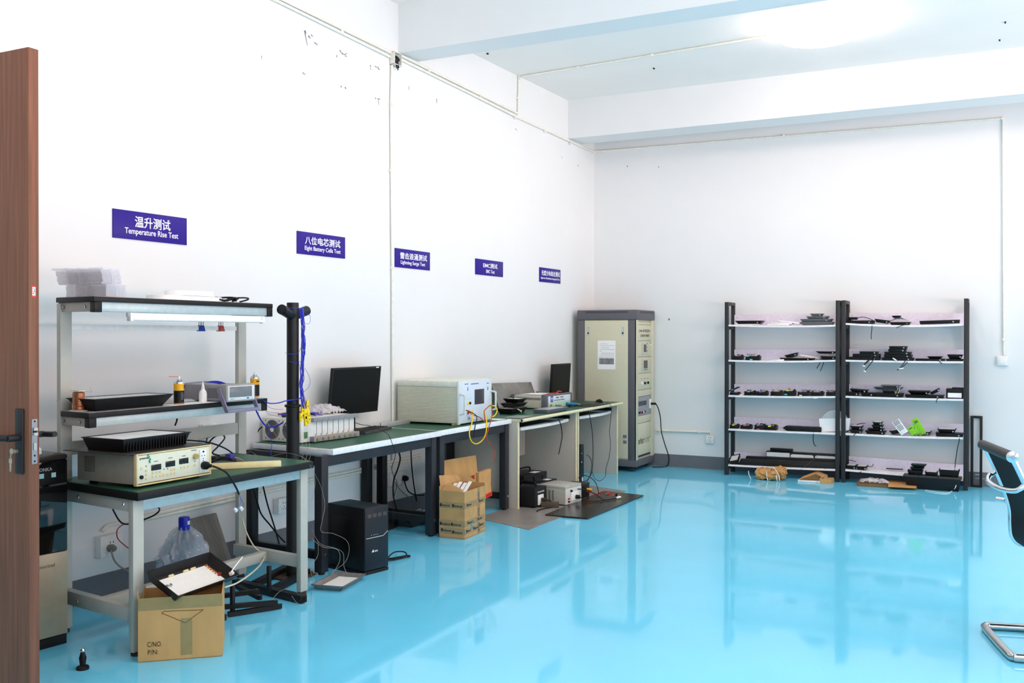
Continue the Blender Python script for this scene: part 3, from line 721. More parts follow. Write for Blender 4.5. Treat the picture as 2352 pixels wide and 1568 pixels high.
b0 = clear_tray(.10, .40, 3.27, 3.385, 1.706, .0085, 0, 'clear tray in upper stack at left end of the top shelf', up2)
for k in range(1, 8): dup(b0, (.25-.002*k, 3.3275+RND.uniform(-.002, .002), 1.706+.0085*k), .05+RND.uniform(-.01, .01))
tt = dup(b0, (.232, 3.318, 1.7755), .16, 'topmost clear tray, twisted, on the tray stacks'); del tt['group']
# white oval lamp covers on the top shelf
for k, (y0, y1, z, lab) in enumerate(((3.68, 4.16, 1.6437, 'long white plastic lamp cover flat on the top shelf'), (3.80, 4.10, 1.672, 'smaller white lamp cover lying on the long one'))):
    m = MB(); n = 14; w = .085-.01*k
    ring = [Vector((.28+w*math.cos(pi/2+pi*i/n), y0+w+w*0+(-w*math.sin(pi*i/n)), 0)) for i in range(n+1)]
    ring = [Vector((.28+w*math.cos(a), (y0+w if math.sin(a) < 0 else y1-w)+w*math.sin(a), 0)) for a in [2*pi*i/28 for i in range(28)]]
    m.prism([p+Vector((0, 0, z)) for p in ring], (0, 0, .026))
    o = m.build('lamp_cover', M('milky_cover', (244, 246, 247), .3), None, loc=(.28, (y0+y1)/2, z), fix=True); tag(o, lab, 'lamp cover')
# black cable coil
t = thing('cable_coil', 'coiled black power cable at right end of the top shelf', 'cable', (.33, 4.20, 1.644))
L = []
for k in range(44):
    a = k*.72; L.append((.055*math.sin(a*1.0)+.02*math.sin(a*.37), .085*math.cos(a*.53)+.03*math.sin(a*1.7), .006+.022*abs(math.sin(a*.9))))
MB().tube(L, .0045, 7, sub=4).build('cable', cable_m, t, local=True)
MB().box(-.02, .02, -.10, -.072, .001, .016, .004).build('plug', black_m, t, local=True)
# cream bar on the bench
A_ = spot(490, 1078, 2, .754); B_ = spot(646, 1071, 2, .754); d = (B_-A_); L_ = d.length; rz = math.atan2(-d.x, d.y)
t = thing('cream_trim', 'long cream plastic trim bar lying on the green bench top', 'trim bar', A_, rz)
m = MB(); m.box(-.004, 0, -.03, L_, 0, .030, .001); m.box(-.035, -.004, -.03, L_, .026, .030, .001); m.build('bar', cream_m, t, local=True)
# loose bench wires with blue connector
t = thing('wire_tangle', 'tangle of black wires with blue connector at back of bench', 'wires', (.40, 4.0, .7527))
for k in range(4):
    MB().tube([(RND.uniform(-.08, .04), -.16+.05*k+RND.uniform(-.02, .02), .006), (RND.uniform(-.05, .06), -.06+RND.uniform(-.03, .03), .012+.012*k), (RND.uniform(-.06, .06), .06, .02+.006*k), (RND.uniform(-.04, .04), .14, .008), (RND.uniform(-.1, 0), .10, .02), (-.12, RND.uniform(-.1, .1), .03)], .0038, 7).build('wire', cable_m, t, local=True)
MB().box(-.02, .02, .115, .15, .010, .045, .003).build('connector', M('connector_blue', (58, 60, 160), .4), t, local=True)
for c, (y, nm) in zip((M('orange_plastic', (226, 96, 50), .4), M('light_blue_wire'), yellow_m), ((.15, 'orange_wire'), (.16, 'blue_wire'), (.17, 'yellow_wire'))): MB().tube([(.0, y-.02, .03), (.03, y, .02), (.06, y+.01, .004), (.10, y-.01, .003)], .0012, 5).build(nm, c, t, local=True)
# black plug in the bench socket, and its lead
t = thing('plug_lead', 'black plug and looping lead in the socket behind the bench', 'power lead', wspot(475, 998, .032))
m = MB(); m.lathe([(.018, 0), (.02, .01), (.016, .03)], n=16, X=RY(pi/2)); m.build('plug', cable_m, t, local=True)
MB().tube(pts_of([tuple(wspot(476, 1004, .055)), (474, 1022, 0, .0), (490, 1005, 0, .06), (508, 998, 0, .10), (516, 1006, 0, .16), (500, 1026, 0, .2), (488, 1040, 0, .22), (505, 1046, 0, .25)]), .0045, 8).build('flex', cable_m, t)
MB().tube(pts_of([(410, 1010, 0, .42), (470, 1014, 0, .40), (510, 1026, 0, .36), (535, 1042, 0, .34), (540, 1056, 0, .40)]), .0045, 8).build('flex', cable_m, t)
cable('cable', 'short black cable end below the middle shelf', [(407, 954, 0, .20), (406, 966, 0, .18), (402, 977, 0, .18)], .0045)
# under the bench
t = thing('plug_lead', 'grey round plug and lead in the low socket behind dispenser', 'power lead', wspot(252, 1258, .052))
m = MB(); m.lathe([(.020, 0), (.022, .02), (.014, .04)], n=16, X=RY(pi/2)); m.build('plug', M('grey_plug', (128, 122, 112), .5), t, local=True)
MB().tube(pts_of([tuple(wspot(255, 1262, .08)), (262, 1285, 0, -.10), (275, 1300, 0, -.06), (292, 1310, 0, .0), (330, 1330, 0, .02)]), .005, 8).build('flex', M('grey_flex', (150, 146, 136), .5), t)
cable('cable', 'black cable looping under the bench top along the wall', [(254, 1148, 0, .2), (262, 1175, 0, .12), (285, 1203, 0, .06), (330, 1193, 0, .02), (358, 1180, 0, .04), (366, 1168, 0, .10), (350, 1155, 0, .2), (335, 1146, 0, .3)], .0045)
cable('cable', 'red wire loop hanging beside the left bench leg', [(285, 1203, 0, .05), (270, 1215, 0, .05), (270, 1235, 0, .05), (284, 1250, 0, .05), (300, 1262, 0, .05)], .0028, M('dark_red_wire', (150, 36, 40), .4))

# cardboard box with C/NO. P/N:
FLx = Vector((.812, 3.114, 0)); rz = math.atan2(-(1.061-.79), 3.373-3.134)
t = thing('cardboard_box', 'open brown cardboard box marked C/NO. and P/N beside bench leg', 'box', FLx, rz)
W, D, H = .361, .27, .285
m = MB(); m.box(-.004, 0, 0, W, 0, H); m.box(-D, -D+.004, 0, W, 0, H-.02); m.box(-D, -.004, 0, .004, 0, H); m.box(-D, -.004, W-.004, W, 0, H); m.box(-D, 0, 0, W, 0, .004)
m.build('carton', card_m, t, local=True)
m = MB(); m.prism([(0, -.002, H), (-D*.9, -.03, H+.065), (-D*.9, -.026, H+.065), (0, .002, H)], (0, 0, .004)); m.build('flap', card_m, t, local=True, fix=True)
tape = M('packing_tape', (170, 152, 104), .3, alpha=.75, var=.06)
m = MB(); m.box(0, .0007, 0, W, H-.055, H); m.box(0, .0009, W*.5, W*.5+.05, .02, H-.10); m.build('tape', tape, t, local=True)
m = MB()
for a, b in (((.10, .215), (.20, .165)), ((.10, .215), (.115, .225)), ((.20, .165), (.275, .215)), ((.115, .222), (.28, .218))):
    m.tube([(.0006, a[0], a[1]), (.0006, b[0], b[1])], .0012, 4, raw=True)
m.build('printed_lines', M('brown_ink', (70, 54, 44), .7), t, local=True)
lettering('lettering', 'C/NO.', M('brown_ink'), t, face_x(.0006, .07, .078), .062, .022, .0)
lettering('lettering', 'P/N:', M('brown_ink'), t, face_x(.0006, .063, .043), .044, .021, .0)
# tilted black tray lamp on the box
A_, D_, C_ = Vector((.795, 3.187, .39)), Vector((.971, 3.198, .30)), Vector((.936, 3.617, .30))
ax_ = (D_-A_).normalized(); ay = (C_-D_).normalized(); az = ax_.cross(ay)
cc = (A_+C_)/2 - az*.045
X = Matrix(((ax_.x, ay.x, az.x, 0), (ax_.y, ay.y, az.y, 0), (ax_.z, ay.z, az.z, 0), (0, 0, 0, 1)))
t = thing('flood_light', 'opened black lamp tray with white circuit board on the cardboard box', 'flood light', cc)
w, dd, h = .43, .205, .045
m = MB(); m.box(-dd/2+.02, dd/2-.02, -w/2+.02, w/2-.02, 0, .003, X=X)
for b_, t_ in (((-dd/2+.02, -dd/2+.023, -w/2+.02, w/2-.02), (-dd/2, -dd/2+.003, -w/2, w/2)), ((dd/2-.023, dd/2-.02, -w/2+.02, w/2-.02), (dd/2-.003, dd/2, -w/2, w/2)),
               ((-dd/2+.02, dd/2-.02, -w/2+.02, -w/2+.023), (-dd/2, dd/2, -w/2, -w/2+.003)), ((-dd/2+.02, dd/2-.02, w/2-.023, w/2-.02), (-dd/2, dd/2, w/2-.003, w/2))): m.frus(b_, t_, 0, h, X=X)
m.build('housing', M('tray_black', (40, 38, 38), .3), t, local=True)
bd = MB().box(-.06, .078, -.185, .165, .004, .008, X=X).build('circuit_board', M('pcb_white', (240, 240, 236), .4, var=.02), t, local=True)
m = MB()
for k in range(9): m.box(-.03+.012*k, -.0295+.012*k, -.15, .14, .008, .0083, X=X)
m.build('board_lines', M('pcb_line', (226, 224, 206), .5), bd, local=True)
orange = M('orange_part', (196, 110, 40), .4)
for k in range(5): MB().box(-.056+.016*k, -.048+.016*k, .15, .158, .008, .017, .001, X=X).build('component', orange, bd, local=True)
for k in range(4): MB().box(.02+.015*k, .028+.015*k, -.178, -.17, .008, .016, .001, X=X).build('component', orange, bd, local=True)
for k, y in enumerate((-.10, .0, .05)): MB().box(-.064, -.056, y, y+.032, .008, .018, .001, X=X).build('terminal_strip', M('cream_plastic'), bd, local=True)
for y in (-.165, -.14): MB().cyl(X @ Vector((-.005, y, .008)), X @ Vector((-.005, y, .018)), .007, n=10).build('capacitor', steel_m, bd, local=True)
MB().cyl(X @ Vector((.03, .16, .008)), X @ Vector((.03, .16, .022)), .008, n=10).build('red_knob', M('dark_red', (150, 44, 34), .4), bd, local=True)
MB().tube(pts_of([(528, 1318, 0, .93), (540, 1300, 0, .93), (552, 1285, 0, .92), (557, 1278, 0, .92)]), .003, 7).build('white_lead', white_m, t)
p = spot(531, 1317, 0, .93); MB().cyl(p+Vector((0, -.006, 0)), p+Vector((0, .012, .002)), .010, n=12).build('terminal', M('pinkish', (226, 196, 190), .4), t)
# white mains flex draping from bench to floor
cable('cable', 'long cream flex drooping over the lower bench bar', [(556, 1188, 0, .3), (566, 1222, 0, .32), (584, 1255, 0, .36), (606, 1275, 0, .43), (598, 1296, 0, .55), (575, 1318, 0, .75), (545, 1338, 0, .9), (518, 1348, 0, .985)], .0042, M('cream_flex', (222, 214, 186), .4))
cable('cable', 'cream flex along the bench stretcher to the column', [(606, 1276, 0, .43), (625, 1279, 0, .42), (655, 1287, 0, .40)], .0035, M('cream_flex'))
# water bottle
t = thing('water_bottle', 'large clear water bottle with blue cap wrapped in film', 'water bottle', (.245, 3.945, 0))
glass = M('bottle_plastic', (150, 176, 200), .08, alpha=.32, spec=.8)
MB().lathe([(.11, 0), (.132, .012), (.132, .10), (.126, .11), (.132, .12), (.132, .24), (.12, .30), (.085, .345), (.04, .372), (.027, .385), (.027, .43)], n=32).build('bottle', glass, t, local=True)
c_ = MB().lathe([(.029, .395), (.030, .40), (.030, .455), (.027, .465), (.012, .468)], n=24).build('cap', M('cap_blue', (34, 50, 196), .35), t, local=True)
MB().box(.028, .0305, -.005, .012, .425, .445).build('cap_label', white_m, c_, local=True)
def film(u, v):
    a = 2*pi*u; z = .40-.22*v; r = .035+.10*min(1, v*1.35)**.7
    k = 1+.13*math.sin(a*7+9*v)+.08*math.sin(a*13-14*v)+.05*math.sin(a*23+31*v)
    return Vector((r*k*math.cos(a), r*k*math.sin(a), z+.014*math.sin(a*9+5*v)))
MB().grid(film, 80, 14).build('wrapping_film', M('wrap_film', (226, 232, 240), .05, alpha=.30, spec=1.0, var=.1), t, local=True)
# board leaning on the wall
t = thing('grey_board', 'grey wood grained board leaning on wall behind the bottle', 'board', (.02, 4.0, 0))
a_, b_, c_, d_ = spot(540, 1345, 0, .02), spot(497, 1178, 0, -.15), spot(428, 1196, 0, -.15), spot(440, 1370, 0, .02)
P = [Vector((a_.x, a_.y, .004)), b_, c_, Vector((d_.x, d_.y, .004))]
MB().prism(P, (-.016, 0, 0)).build('board', M('grey_wood', (126, 122, 116), .6, var=.15, scale=6, stretch=(3, 12, 1.2)), t, fix=True)

# ================================================================== steel column with wires
PX, PY = .42, 4.645
t = thing('steel_column', 'black steel tube column with two branch stubs behind the bench', 'column', (PX, PY, 0))
MB().lathe([(.039, .012), (.039, 1.03)], n=28).build('lower_tube', bsteel_m, t, local=True)
MB().lathe([(.042, 1.026), (.049, 1.030), (.049, 1.040), (.042, 1.044)], n=28).build('collar', black_m, t, local=True)
MB().lathe([(.036, 1.04), (.036, 1.655), (.032, 1.656), (.032, 1.60)], n=28).build('upper_tube', bsteel_m, t, local=True)
for end in ((.04, -.15, 1.612), (-.02, .155, 1.612)):
    e = Vector(end); s_ = Vector((0, 0, 1.575)); d = (e-s_).normalized()
    m = MB(); m.tube([s_, e], .030, 20, raw=True, caps=False); m.tube([e, e-d*.09], .027, 20, raw=True); m.build('branch_stub', bsteel_m, t, local=True)
m = MB(); m.box(-.10, .10, -.10, .10, .004, .012, .001)
for x, y in ((-.08, -.08), (.08, -.08), (.08, .08), (-.08, .08)): m.cyl((x, y, .012), (x, y, .028), .006, n=8)
m.build('base_plate', M('rusty_steel', (92, 72, 58), .7, .3, var=.3, scale=30), t, local=True)
# hanging blue wires and yellow connectors
t = thing('wire_bundle', 'bundle of blue wires with yellow plugs hanging from steel column', 'wires', (PX, PY+.1, 1.6))
for k in range(14):
    x = PX+RND.uniform(-.005, .05); u0 = 692+RND.uniform(-3, 5)
    L = [(u0, 708, 0, x), (u0+RND.uniform(0, 4), 730, 0, x+.02)]
    v = 730
    for j in range(7): v += 25+RND.uniform(-4, 4); L.append((696+RND.uniform(-4, 5)-(3 if v > 820 else 0), v, 0, x+.02))
    L.append((696+RND.uniform(-2, 10), 925+RND.uniform(0, 14), 0, x+.03))
    MB().tube(pts_of(L), RND.choice((.0016, .0022, .0026)), 5, sub=4).build('wire', blue_m if k % 5 else M('violet_wire', (96, 90, 190), .4), t)
for L in ([(697, 715, 0, .44), (712, 725, 0, .44), (711, 742, 0, .44), (703, 743, 0, .44)], [(655, 810, 0, .46), (668, 813, 0, .47), (684, 810, 0, .47), (693, 795, 0, .45)], [(664, 829, 0, .47), (680, 834, 0, .47), (690, 830, 0, .46), (694, 850, 0, .45)],
          [(700, 845, 0, .46), (712, 870, 0, .46), (708, 890, 0, .46), (690, 905, 0, .46)], [(686, 830, 0, .46), (690, 860, 0, .46), (687, 885, 0, .46), (692, 900, 0, .46)]):
    MB().tube(pts_of(L), .0012, 5).build('wire', blue_m, t)
m = MB(); m.lathe([(.0375, 1.622), (.0385, 1.624), (.0375, 1.626)], c=(PX, PY, 0), n=24); m.build('tied_loop', blue_m, t)
for k, (u, v0, v1) in enumerate(((696, 924, 951), (706, 919, 947), (701, 938, 963), (708, 940, 968), (691, 948, 968), (702, 955, 978), (709, 952, 973), (695, 935, 952))):
    a, b = spot(u, v0, 0, .47+.004*(k % 3)), spot(u-1, v1, 0, .47+.004*(k % 3))
    m = MB(); m.box(a.x-.006, a.x+.006, a.y-.011, a.y+.011, b.z, a.z, .002)
    c_ = m.build('yellow_plug', yellow_m, t)
    MB().box(a.x+.006, a.x+.0065, a.y-.003, a.y+.003, (a.z+b.z)/2-.004, (a.z+b.z)/2+.004).build('plug_hole', ink_m, c_)
for u0, u1 in ((700, 694), (704, 703), (707, 711)):
    MB().tube(pts_of([(u0, 975, 0, .49), (u0+1, 1000, 0, .5), (u1, 1020, 0, .52), (u1+2, 1045, 0, .54), (u1-3, 1060, 0, .55)]), .0009, 5).build('bare_wire', greyw_m, t)
# black base frame on floor behind the bench leg
t = thing('steel_stand', 'black steel tube base frame with two posts on floor under bench', 'steel frame', (.7, 4.1, 0))
def sq(name, p0, p1, w, h, mat=bsteel_m, hollow=True):
    p0, p1 = Vector(p0), Vector(p1); d = (p1-p0).normalized(); s_ = Vector((0, 0, 1)).cross(d).normalized()*w/2; u_ = Vector((0, 0, h))
    m = MB(); m.hexa([p0-s_, p1-s_, p1+s_, p0+s_, p0-s_+u_, p1-s_+u_, p1+s_+u_, p0+s_+u_], .002)
    o = m.build(name, mat, t, fix=True)
    if hollow:
        k = MB(); e = p1+d*.0006; k.prism([e-s_*.75+u_*.14, e+s_*.75+u_*.14, e+s_*.75+u_*.86, e-s_*.75+u_*.86], d*.0006); k.build('tube_mouth', M('tube_dark', (8, 8, 8), .9), o, fix=True)
    return o
g = lambda u, v, z=0: spot(u, v, 2, z)
sq('cross_tube', g(540, 1345, .004), g(698, 1384, .004), .045, .04)
sq('long_tube', g(625, 1362, .004), g(706, 1318, .004), .045, .035)
sq('long_tube', g(585, 1348, .004), g(662, 1308, .004), .045, .035)
for u, v in ((618, 1378), (534, 1412)):
    p = g(u, v, 0); MB().box(p.x-.010, p.x+.010, p.y-.010, p.y+.010, .002 if u < 600 else .044, .16 if u < 600 else .19, .002).build('post', bsteel_m, t)
# loose flat brackets
for k, (p0, p1, lab, z) in enumerate((((516, 1398), (632, 1388), 'black flat bracket bar with end holes, nearer of the long pair', .034), ((524, 1415), (642, 1396), 'black flat bracket bar with end holes, front of the pile', .004), ((548, 1352), (596, 1376), 'black slanting bracket under the lamp tray', .045), ((515, 1372), (590, 1362), 'brown black flat bracket at the back of the pile', .06))):
    a, b = g(*p0, z), g(*p1, z); d = (b-a).normalized(); s_ = Vector((0, 0, 1)).cross(d)*.014
    tt = thing('steel_bracket', lab, 'bracket', a, 0, 'loose steel brackets')
    m = MB(); n = 8; ring = [a-s_, b-s_]+[b+d*.014*math.sin(pi*i/n)-s_*math.cos(pi*i/n) for i in range(1, n)]+[b+s_, a+s_]
    m.prism(ring, (0, 0, .022)); o = m.build('bar', black_m, tt, fix=True)
    MB().lathe([(.005, 0), (.004, .0005)], c=(b.x, b.y, z+.0225), n=10).build('bolt_hole', steel_m, tt)
tt = thing('bracket_leg', 'low black angle tube at the foot of the cardboard box', 'bracket', g(516, 1420), 0)
a, b = g(514, 1432), g(521, 1424); m = MB(); m.box(a.x-.06, b.x, a.y-.10, b.y, 0, .032, .002); m.build('tube', bsteel_m, tt)
# grey lamp tray on floor
pA, pB, pC, pD = g(712, 1356), g(772, 1322), g(848, 1330), g(784, 1364)
xa = ((pD-pA)+(pC-pB))/2; ya = ((pB-pA)+(pC-pD))/2; cc = (pA+pB+pC+pD)/4
rz = math.atan2(ya.y, ya.x)-pi/2
t = thing('lamp_tray', 'grey metal lamp tray with white panel on the blue floor', 'lamp tray', cc, rz)
lw, ld_ = xa.length*.93, ya.length*.9
fr_m = M('cast_grey', (134, 132, 132), .5, .4, var=.12, scale=40)
m = MB(); m.frus((-lw/2+.03, lw/2-.03, -ld_/2+.03, ld_/2-.03), (-lw/2+.03, lw/2-.03, -ld_/2+.03, ld_/2-.03), 0, .008)
for b_, t_ in (((-lw/2+.03, -lw/2+.036, -ld_/2+.03, ld_/2-.03), (-lw/2, -lw/2+.008, -ld_/2, ld_/2)), ((lw/2-.036, lw/2-.03, -ld_/2+.03, ld_/2-.03), (lw/2-.008, lw/2, -ld_/2, ld_/2)),
               ((-lw/2+.03, lw/2-.03, -ld_/2+.03, -ld_/2+.036), (-lw/2, lw/2, -ld_/2, -ld_/2+.008)), ((-lw/2+.03, lw/2-.03, ld_/2-.036, ld_/2-.03), (-lw/2, lw/2, ld_/2-.008, ld_/2))): m.frus(b_, t_, 0, .034)
m.build('frame', fr_m, t, local=True)
MB().box(-lw/2+.045, lw/2-.024, -ld_/2+.028, ld_/2-.05, .0085, .020).build('panel', M('pcb_white'), t, local=True)
for y in (-.08, .02, .10): MB().cyl((-lw/2+.05, y, .008), (-lw/2+.05, y+.02, .014), .005, n=8).build('screw', chrome_m, t, local=True)
# thin loose wires around the bench leg
tt = thing('loose_wires', 'thin tangled bare wires between bench leg and computer tower', 'wires', g(735, 1340))
for L in ([(722, 1085, 0, .66), (738, 1120, 0, .62), (746, 1160, 0, .62), (740, 1195, 0, .64), (738, 1220, 0, .66), (765, 1225, 0, .7), (795, 1240, 0, .74), (802, 1262, 0, .78), (793, 1290, 0, .8), (765, 1312, 0, .74)],
          [(716, 1215, 0, .7), (735, 1248, 0, .68), (768, 1258, 0, .7), (788, 1270, 0, .74), (790, 1300, 0, .8), (797, 1316, 0, .82)],
          [(716, 1236, 0, .7), (740, 1255, 0, .68), (775, 1262, 0, .72), (780, 1288, 0, .74), (763, 1318, 0, .74)],
          [(730, 1240, 0, .66), (730, 1275, 0, .66), (713, 1305, 0, .69), (722, 1335, 0, .70)], [(690, 1045, 0, .6), (705, 1060, 0, .75), (718, 1080, 0, .8), (724, 1110, 0, .74), (716, 1150, 0, .72)]):
    MB().tube(pts_of(L), .0010, 5).build('wire', greyw_m, tt)
m = MB(); m.tube(pts_of([(560, 1045, 0, .55), (575, 1037, 0, .6), (590, 1046, 0, .66)]), .0009, 5); m.tube(pts_of([(622, 1048, 0, .5), (660, 1040, 0, .6), (700, 1052, 0, .72), (716, 1068, 0, .79)]), .0009, 5)
tag(m.build('loose_wires', greyw_m, None, loc=(.6, 4.1, .8)), 'thin bare wires arching over the green bench top', 'wires')
tt = thing('loose_wires', 'thin bare wire curls on the blue floor by the bench leg', 'wires', g(640, 1380))
for L in ([(620, 1383, 2, .05), (640, 1360, 2, .06), (662, 1350, 2, .03), (690, 1352, 2, .004)], [(670, 1368, 2, .05), (682, 1384, 2, .03), (700, 1391, 2, .003), (715, 1380, 2, .003), (716, 1362, 2, .003)], [(706, 1350, 2, .003), (716, 1362, 2, .003), (704, 1370, 2, .003)], [(712, 1330, 2, .05), (716, 1345, 2, .02), (722, 1352, 2, .003)]):
    MB().tube(pts_of(L), .0010, 5).build('wire', greyw_m, tt)

# ================================================================== on the black desks
DZ = .7587
# eight channel battery tester
fl_, fr_ = Vector((.20, 4.985, DZ)), Vector((.235, 5.515, DZ)); d = fr_-fl_; TW = d.length
t = thing('battery_tester', 'white eight channel battery tester with two side fans on desk', 'test instrument', fl_, math.atan2(-d.x, d.y))
tcase = M('tester_case', (226, 224, 216), .45, var=.02); tgrey = M('tester_grey', (150, 154, 162), .4)
q(t, 'case', tcase, (-.335, 0, 0, TW, .006, .158), .002)
q(t, 'front_panel', M('tester_front', (234, 240, 240), .35), (0, .003, .002, TW-.002, .008, .156), .001)
q(t, 'upper_bar', tgrey, (.003, .030, .095, TW+.012, .135, .162), .002)
lb = q(t, 'lower_bar', tgrey, (.003, .040, .085, TW+.012, .006, .040), .002)
for k in range(8):
    y = .125+(TW-.15)*k/7
    q(t, 'channel_slot', M('slot_dark', (60, 62, 66), .5), (.003, .0042, y+.022, y+.025, .045, .132), 0)
    m = MB(); m.cyl((.040, y-.005, .023), (.048, y-.005, .023), .010, n=14); m.build('contact_knob', brass_m, lb, local=True)
    m = MB(); m.lathe([(.004, 0), (.003, .012), (.001, .016)], c=(.02, y-.003, .040), n=8); m.build('contact_pin', brass_m, lb, local=True)
    q(t, 'bar_screw', ink_m, (.030, .0305, y-.002, y+.002, .148, .152), 0)
q(t, 'power_switch', M('switch_green', (40, 120, 70), .3), (.003, .007, .030, .062, .032, .074), .002)
for k, x in enumerate((-.245, -.09)):
    m = MB(); m.lathe([(.064, 0), (.064, .0015)], n=28, X=tr(x, .0, .082) @ RX(pi/2)); fan = m.build('fan', M('fan_black', (22, 22, 24), .5), t, local=True)
    m = MB()
    for r in (.018, .027, .036, .045, .054, .062):
        m.tube([(x+r*math.cos(a), -.004, .082+r*math.sin(a)) for a in [2*pi*i/20 for i in range(20)]], .0011, 5, raw=True, closed=True)
    for a in (pi/4, 3*pi/4): m.tube([(x-.062*math.cos(a), -.004, .082-.062*math.sin(a)), (x+.062*math.cos(a), -.004, .082+.062*math.sin(a))], .0012, 5, raw=True)
    m.lathe([(.016, 0), (.016, .0015)], n=14, X=tr(x, -.003, .082) @ RX(pi/2)); m.build('fan_guard', chrome_m, fan, local=True)
    m = MB()
    for dx in (-.060, .060):
        for dz in (-.058, .058): m.lathe([(.004, 0), (.004, .001)], n=8, X=tr(x+dx, .0, .082+dz) @ RX(pi/2))
    m.build('fan_screws', ink_m, fan, local=True)
MB().tube([(-.336, .02, .085), (-.352, .01, .09), (-.372, -.005, .06), (-.375, -.01, .008)], .004, 7).build('rear_lead', cable_m, t, local=True)
# leads and probes lying on tester
TZ = DZ+.1585
t2 = thing('test_leads', 'tangle of red and black test leads on the battery tester', 'wires', (.05, 5.2, TZ))
for k in range(12):
    c_ = (cable_m, M('dark_red_wire'), blue_m)[k % 3]
    L = [(RND.uniform(-.12, .10), RND.uniform(-.15, .10), .006+.005*RND.random()) for _ in range(5)]
    L = [(x, y, z+.014*(i % 2)) for i, (x, y, z) in enumerate(L)]
    MB().tube(L, .0028, 6).build('lead', c_, t2, local=True)
for (x, y, a) in ((-.02, -.19, .3), (.03, .19, 1.2)):
    MB().cyl((x, y, .012), (x+.07*math.sin(a)*.4, y-.07*math.cos(a)+.09, .012), .0085, n=10).build('probe_handle', black_m, t2, local=True)
m = MB(); m.grid(lambda u, v: Vector((-.10+.19*u, .07+.29*v, .012+.05*math.sin(pi*v)**.6*math.sin(pi*u)**.6)), 30, 40); crumple(m, .011, 4, .002)
p = Vector((.05, 5.2, TZ)); m.bm.transform(Matrix.Translation(p)); o = m.build('plastic_bag', M('bag_film', (244, 240, 246), .15, alpha=.50, spec=.9, var=.08, scale=60), None, loc=p); tag(o, 'crumpled clear plastic bag on top of the battery tester', 'plastic bag')
# blue leads from shelf to tester
t3 = thing('blue_leads', 'slack blue wires strung from shelf end to steel column and tester', 'wires', (.3, 4.6, 1.0))
for L, r in (([(587, 940, 0, .38), (600, 965, 0, .33), (612, 978, 0, .30), (630, 980, 0, .30), (650, 970, 0, .36)], .005), ([(606, 921, 0, .40), (620, 926, 0, .40), (640, 925, 0, .42), (658, 920, 0, .46), (688, 915, 0, .46), (693, 905, 0, .46)], .0035),
             ([(606, 926, 0, .38), (625, 938, 0, .3), (650, 940, 0, .3)], .0012), ([(607, 930, 0, .38), (615, 945, 0, .3), (640, 948, 0, .25)], .0012), ([(606, 932, 0, .38), (616, 950, 0, .3), (650, 958, 0, .25)], .0012), ([(618, 990, 0, .30), (624, 1015, 0, .32), (622, 1045, 0, .34)], .002), ([(595, 940, 0, .38), (594, 955, 0, .30), (606, 975, 0, .28)], .0012)):
    MB().tube(pts_of(L), r, 6).build('wire', blue_m if r > .0013 else M('violet_wire'), t3)
# monitors
def monitor(label, x, ya, yb, z0, z1, lean, neck_x):
    c = (x, (ya+yb)/2, DZ); t = thing('monitor', label, 'monitor', c, 0)
    X = tr(0, 0, z0-DZ) @ RY(lean); w = yb-ya; h = z1-z0
    MB().box(-.022, 0, -w/2, w/2, 0, h, .004, X=X).build('housing', black_m, t, local=True)
    MB().box(0, .0015, -w/2+.014, w/2-.014, .022, h-.012, X=X).build('screen', M('monitor_screen', (9, 10, 11), .4, spec=.2), t, local=True)
    MB().box(-.06, -.02, -w*.25, w*.25, h*.2, h*.7, .01, X=X).build('rear_cover', black_m, t, local=True)
    st = MB().box(neck_x-.03, neck_x+.03, -.035, .035, .012, z0-DZ+h*.4, .004).build('neck', black_m, t, local=True)
    MB().box(neck_x-.075, neck_x+.11, -.12, .12, 0, .012, .004).build('base', black_m, t, local=True)
    return t, X, w, h
t, X, w, h = monitor('large black monitor behind the battery tester', .0, 5.545, 6.14, .885, 1.228, .10, -.045)
m = MB(); m.box(.0016, .0021, w/2-.07, w/2-.035, h-.012, h-.003, X=X); m.build('sticker', white_m, t, local=True, flat=True)
monitor('small black monitor beside the tall beige cabinet', .12, 9.03, 9.50, .85, 1.166, .06, -.05)
# keyboard
A_, B_ = Vector((.235, 5.66, DZ)), Vector((.16, 6.10, DZ)); d = B_-A_; rz = math.atan2(-d.x, d.y)
t = thing('keyboard', 'black computer keyboard on green mat right of battery tester', 'keyboard', A_, rz); L_ = d.length
MB().frus((-.155, 0, 0, L_), (-.15, -.008, .004, L_-.004), 0, .018, .002).build('body', M('keyboard_grey', (52, 50, 52), .5), t, local=True)
m = MB()
for i in range(5):
    for j in range(21):
        if j in (14, 17): continue
        x = -.138+.0225*i; y = .014+j*(L_-.03)/21; m.frus((x, x+.019, y, y+(L_-.03)/21-.002), (x+.003, x+.016, y+.002, y+(L_-.03)/21-.004), .0175, .024)
m.build('keys', M('key_dark', (38, 37, 38), .5), t, local=True, flat=True)['kind'] = 'stuff'
cable('cable', 'thin black keyboard cable over desk front edge to floor', [(810, 968, 0, .02), (830, 975, 0, .10), (850, 978, 2, .79), (880, 990, 0, .40), (893, 1000, 0, .592), (902, 1022, 0, .60), (908, 1045, 0, .55), (900, 1075, 0, .5), (905, 1095, 0, .4), (912, 1110, 0, .3), (905, 1140, 0, .3), (903, 1170, 0, .3), (903, 1215, 0, .3)], .0022)
t = thing('cover_strip', 'silver grey cover strip lying on green mat behind keyboard', 'strip', (.10, 6.20, DZ), 0)
a, b = spot(874, 975, 0, .02), spot(941, 971, 0, .02)
tt = (a, b); MB().box(-.085, -.075, a.y-6.20, b.y-6.20, 0, .036, .001).build('strip', M('silver_strip', (196, 200, 204), .35, .4), t, local=True)
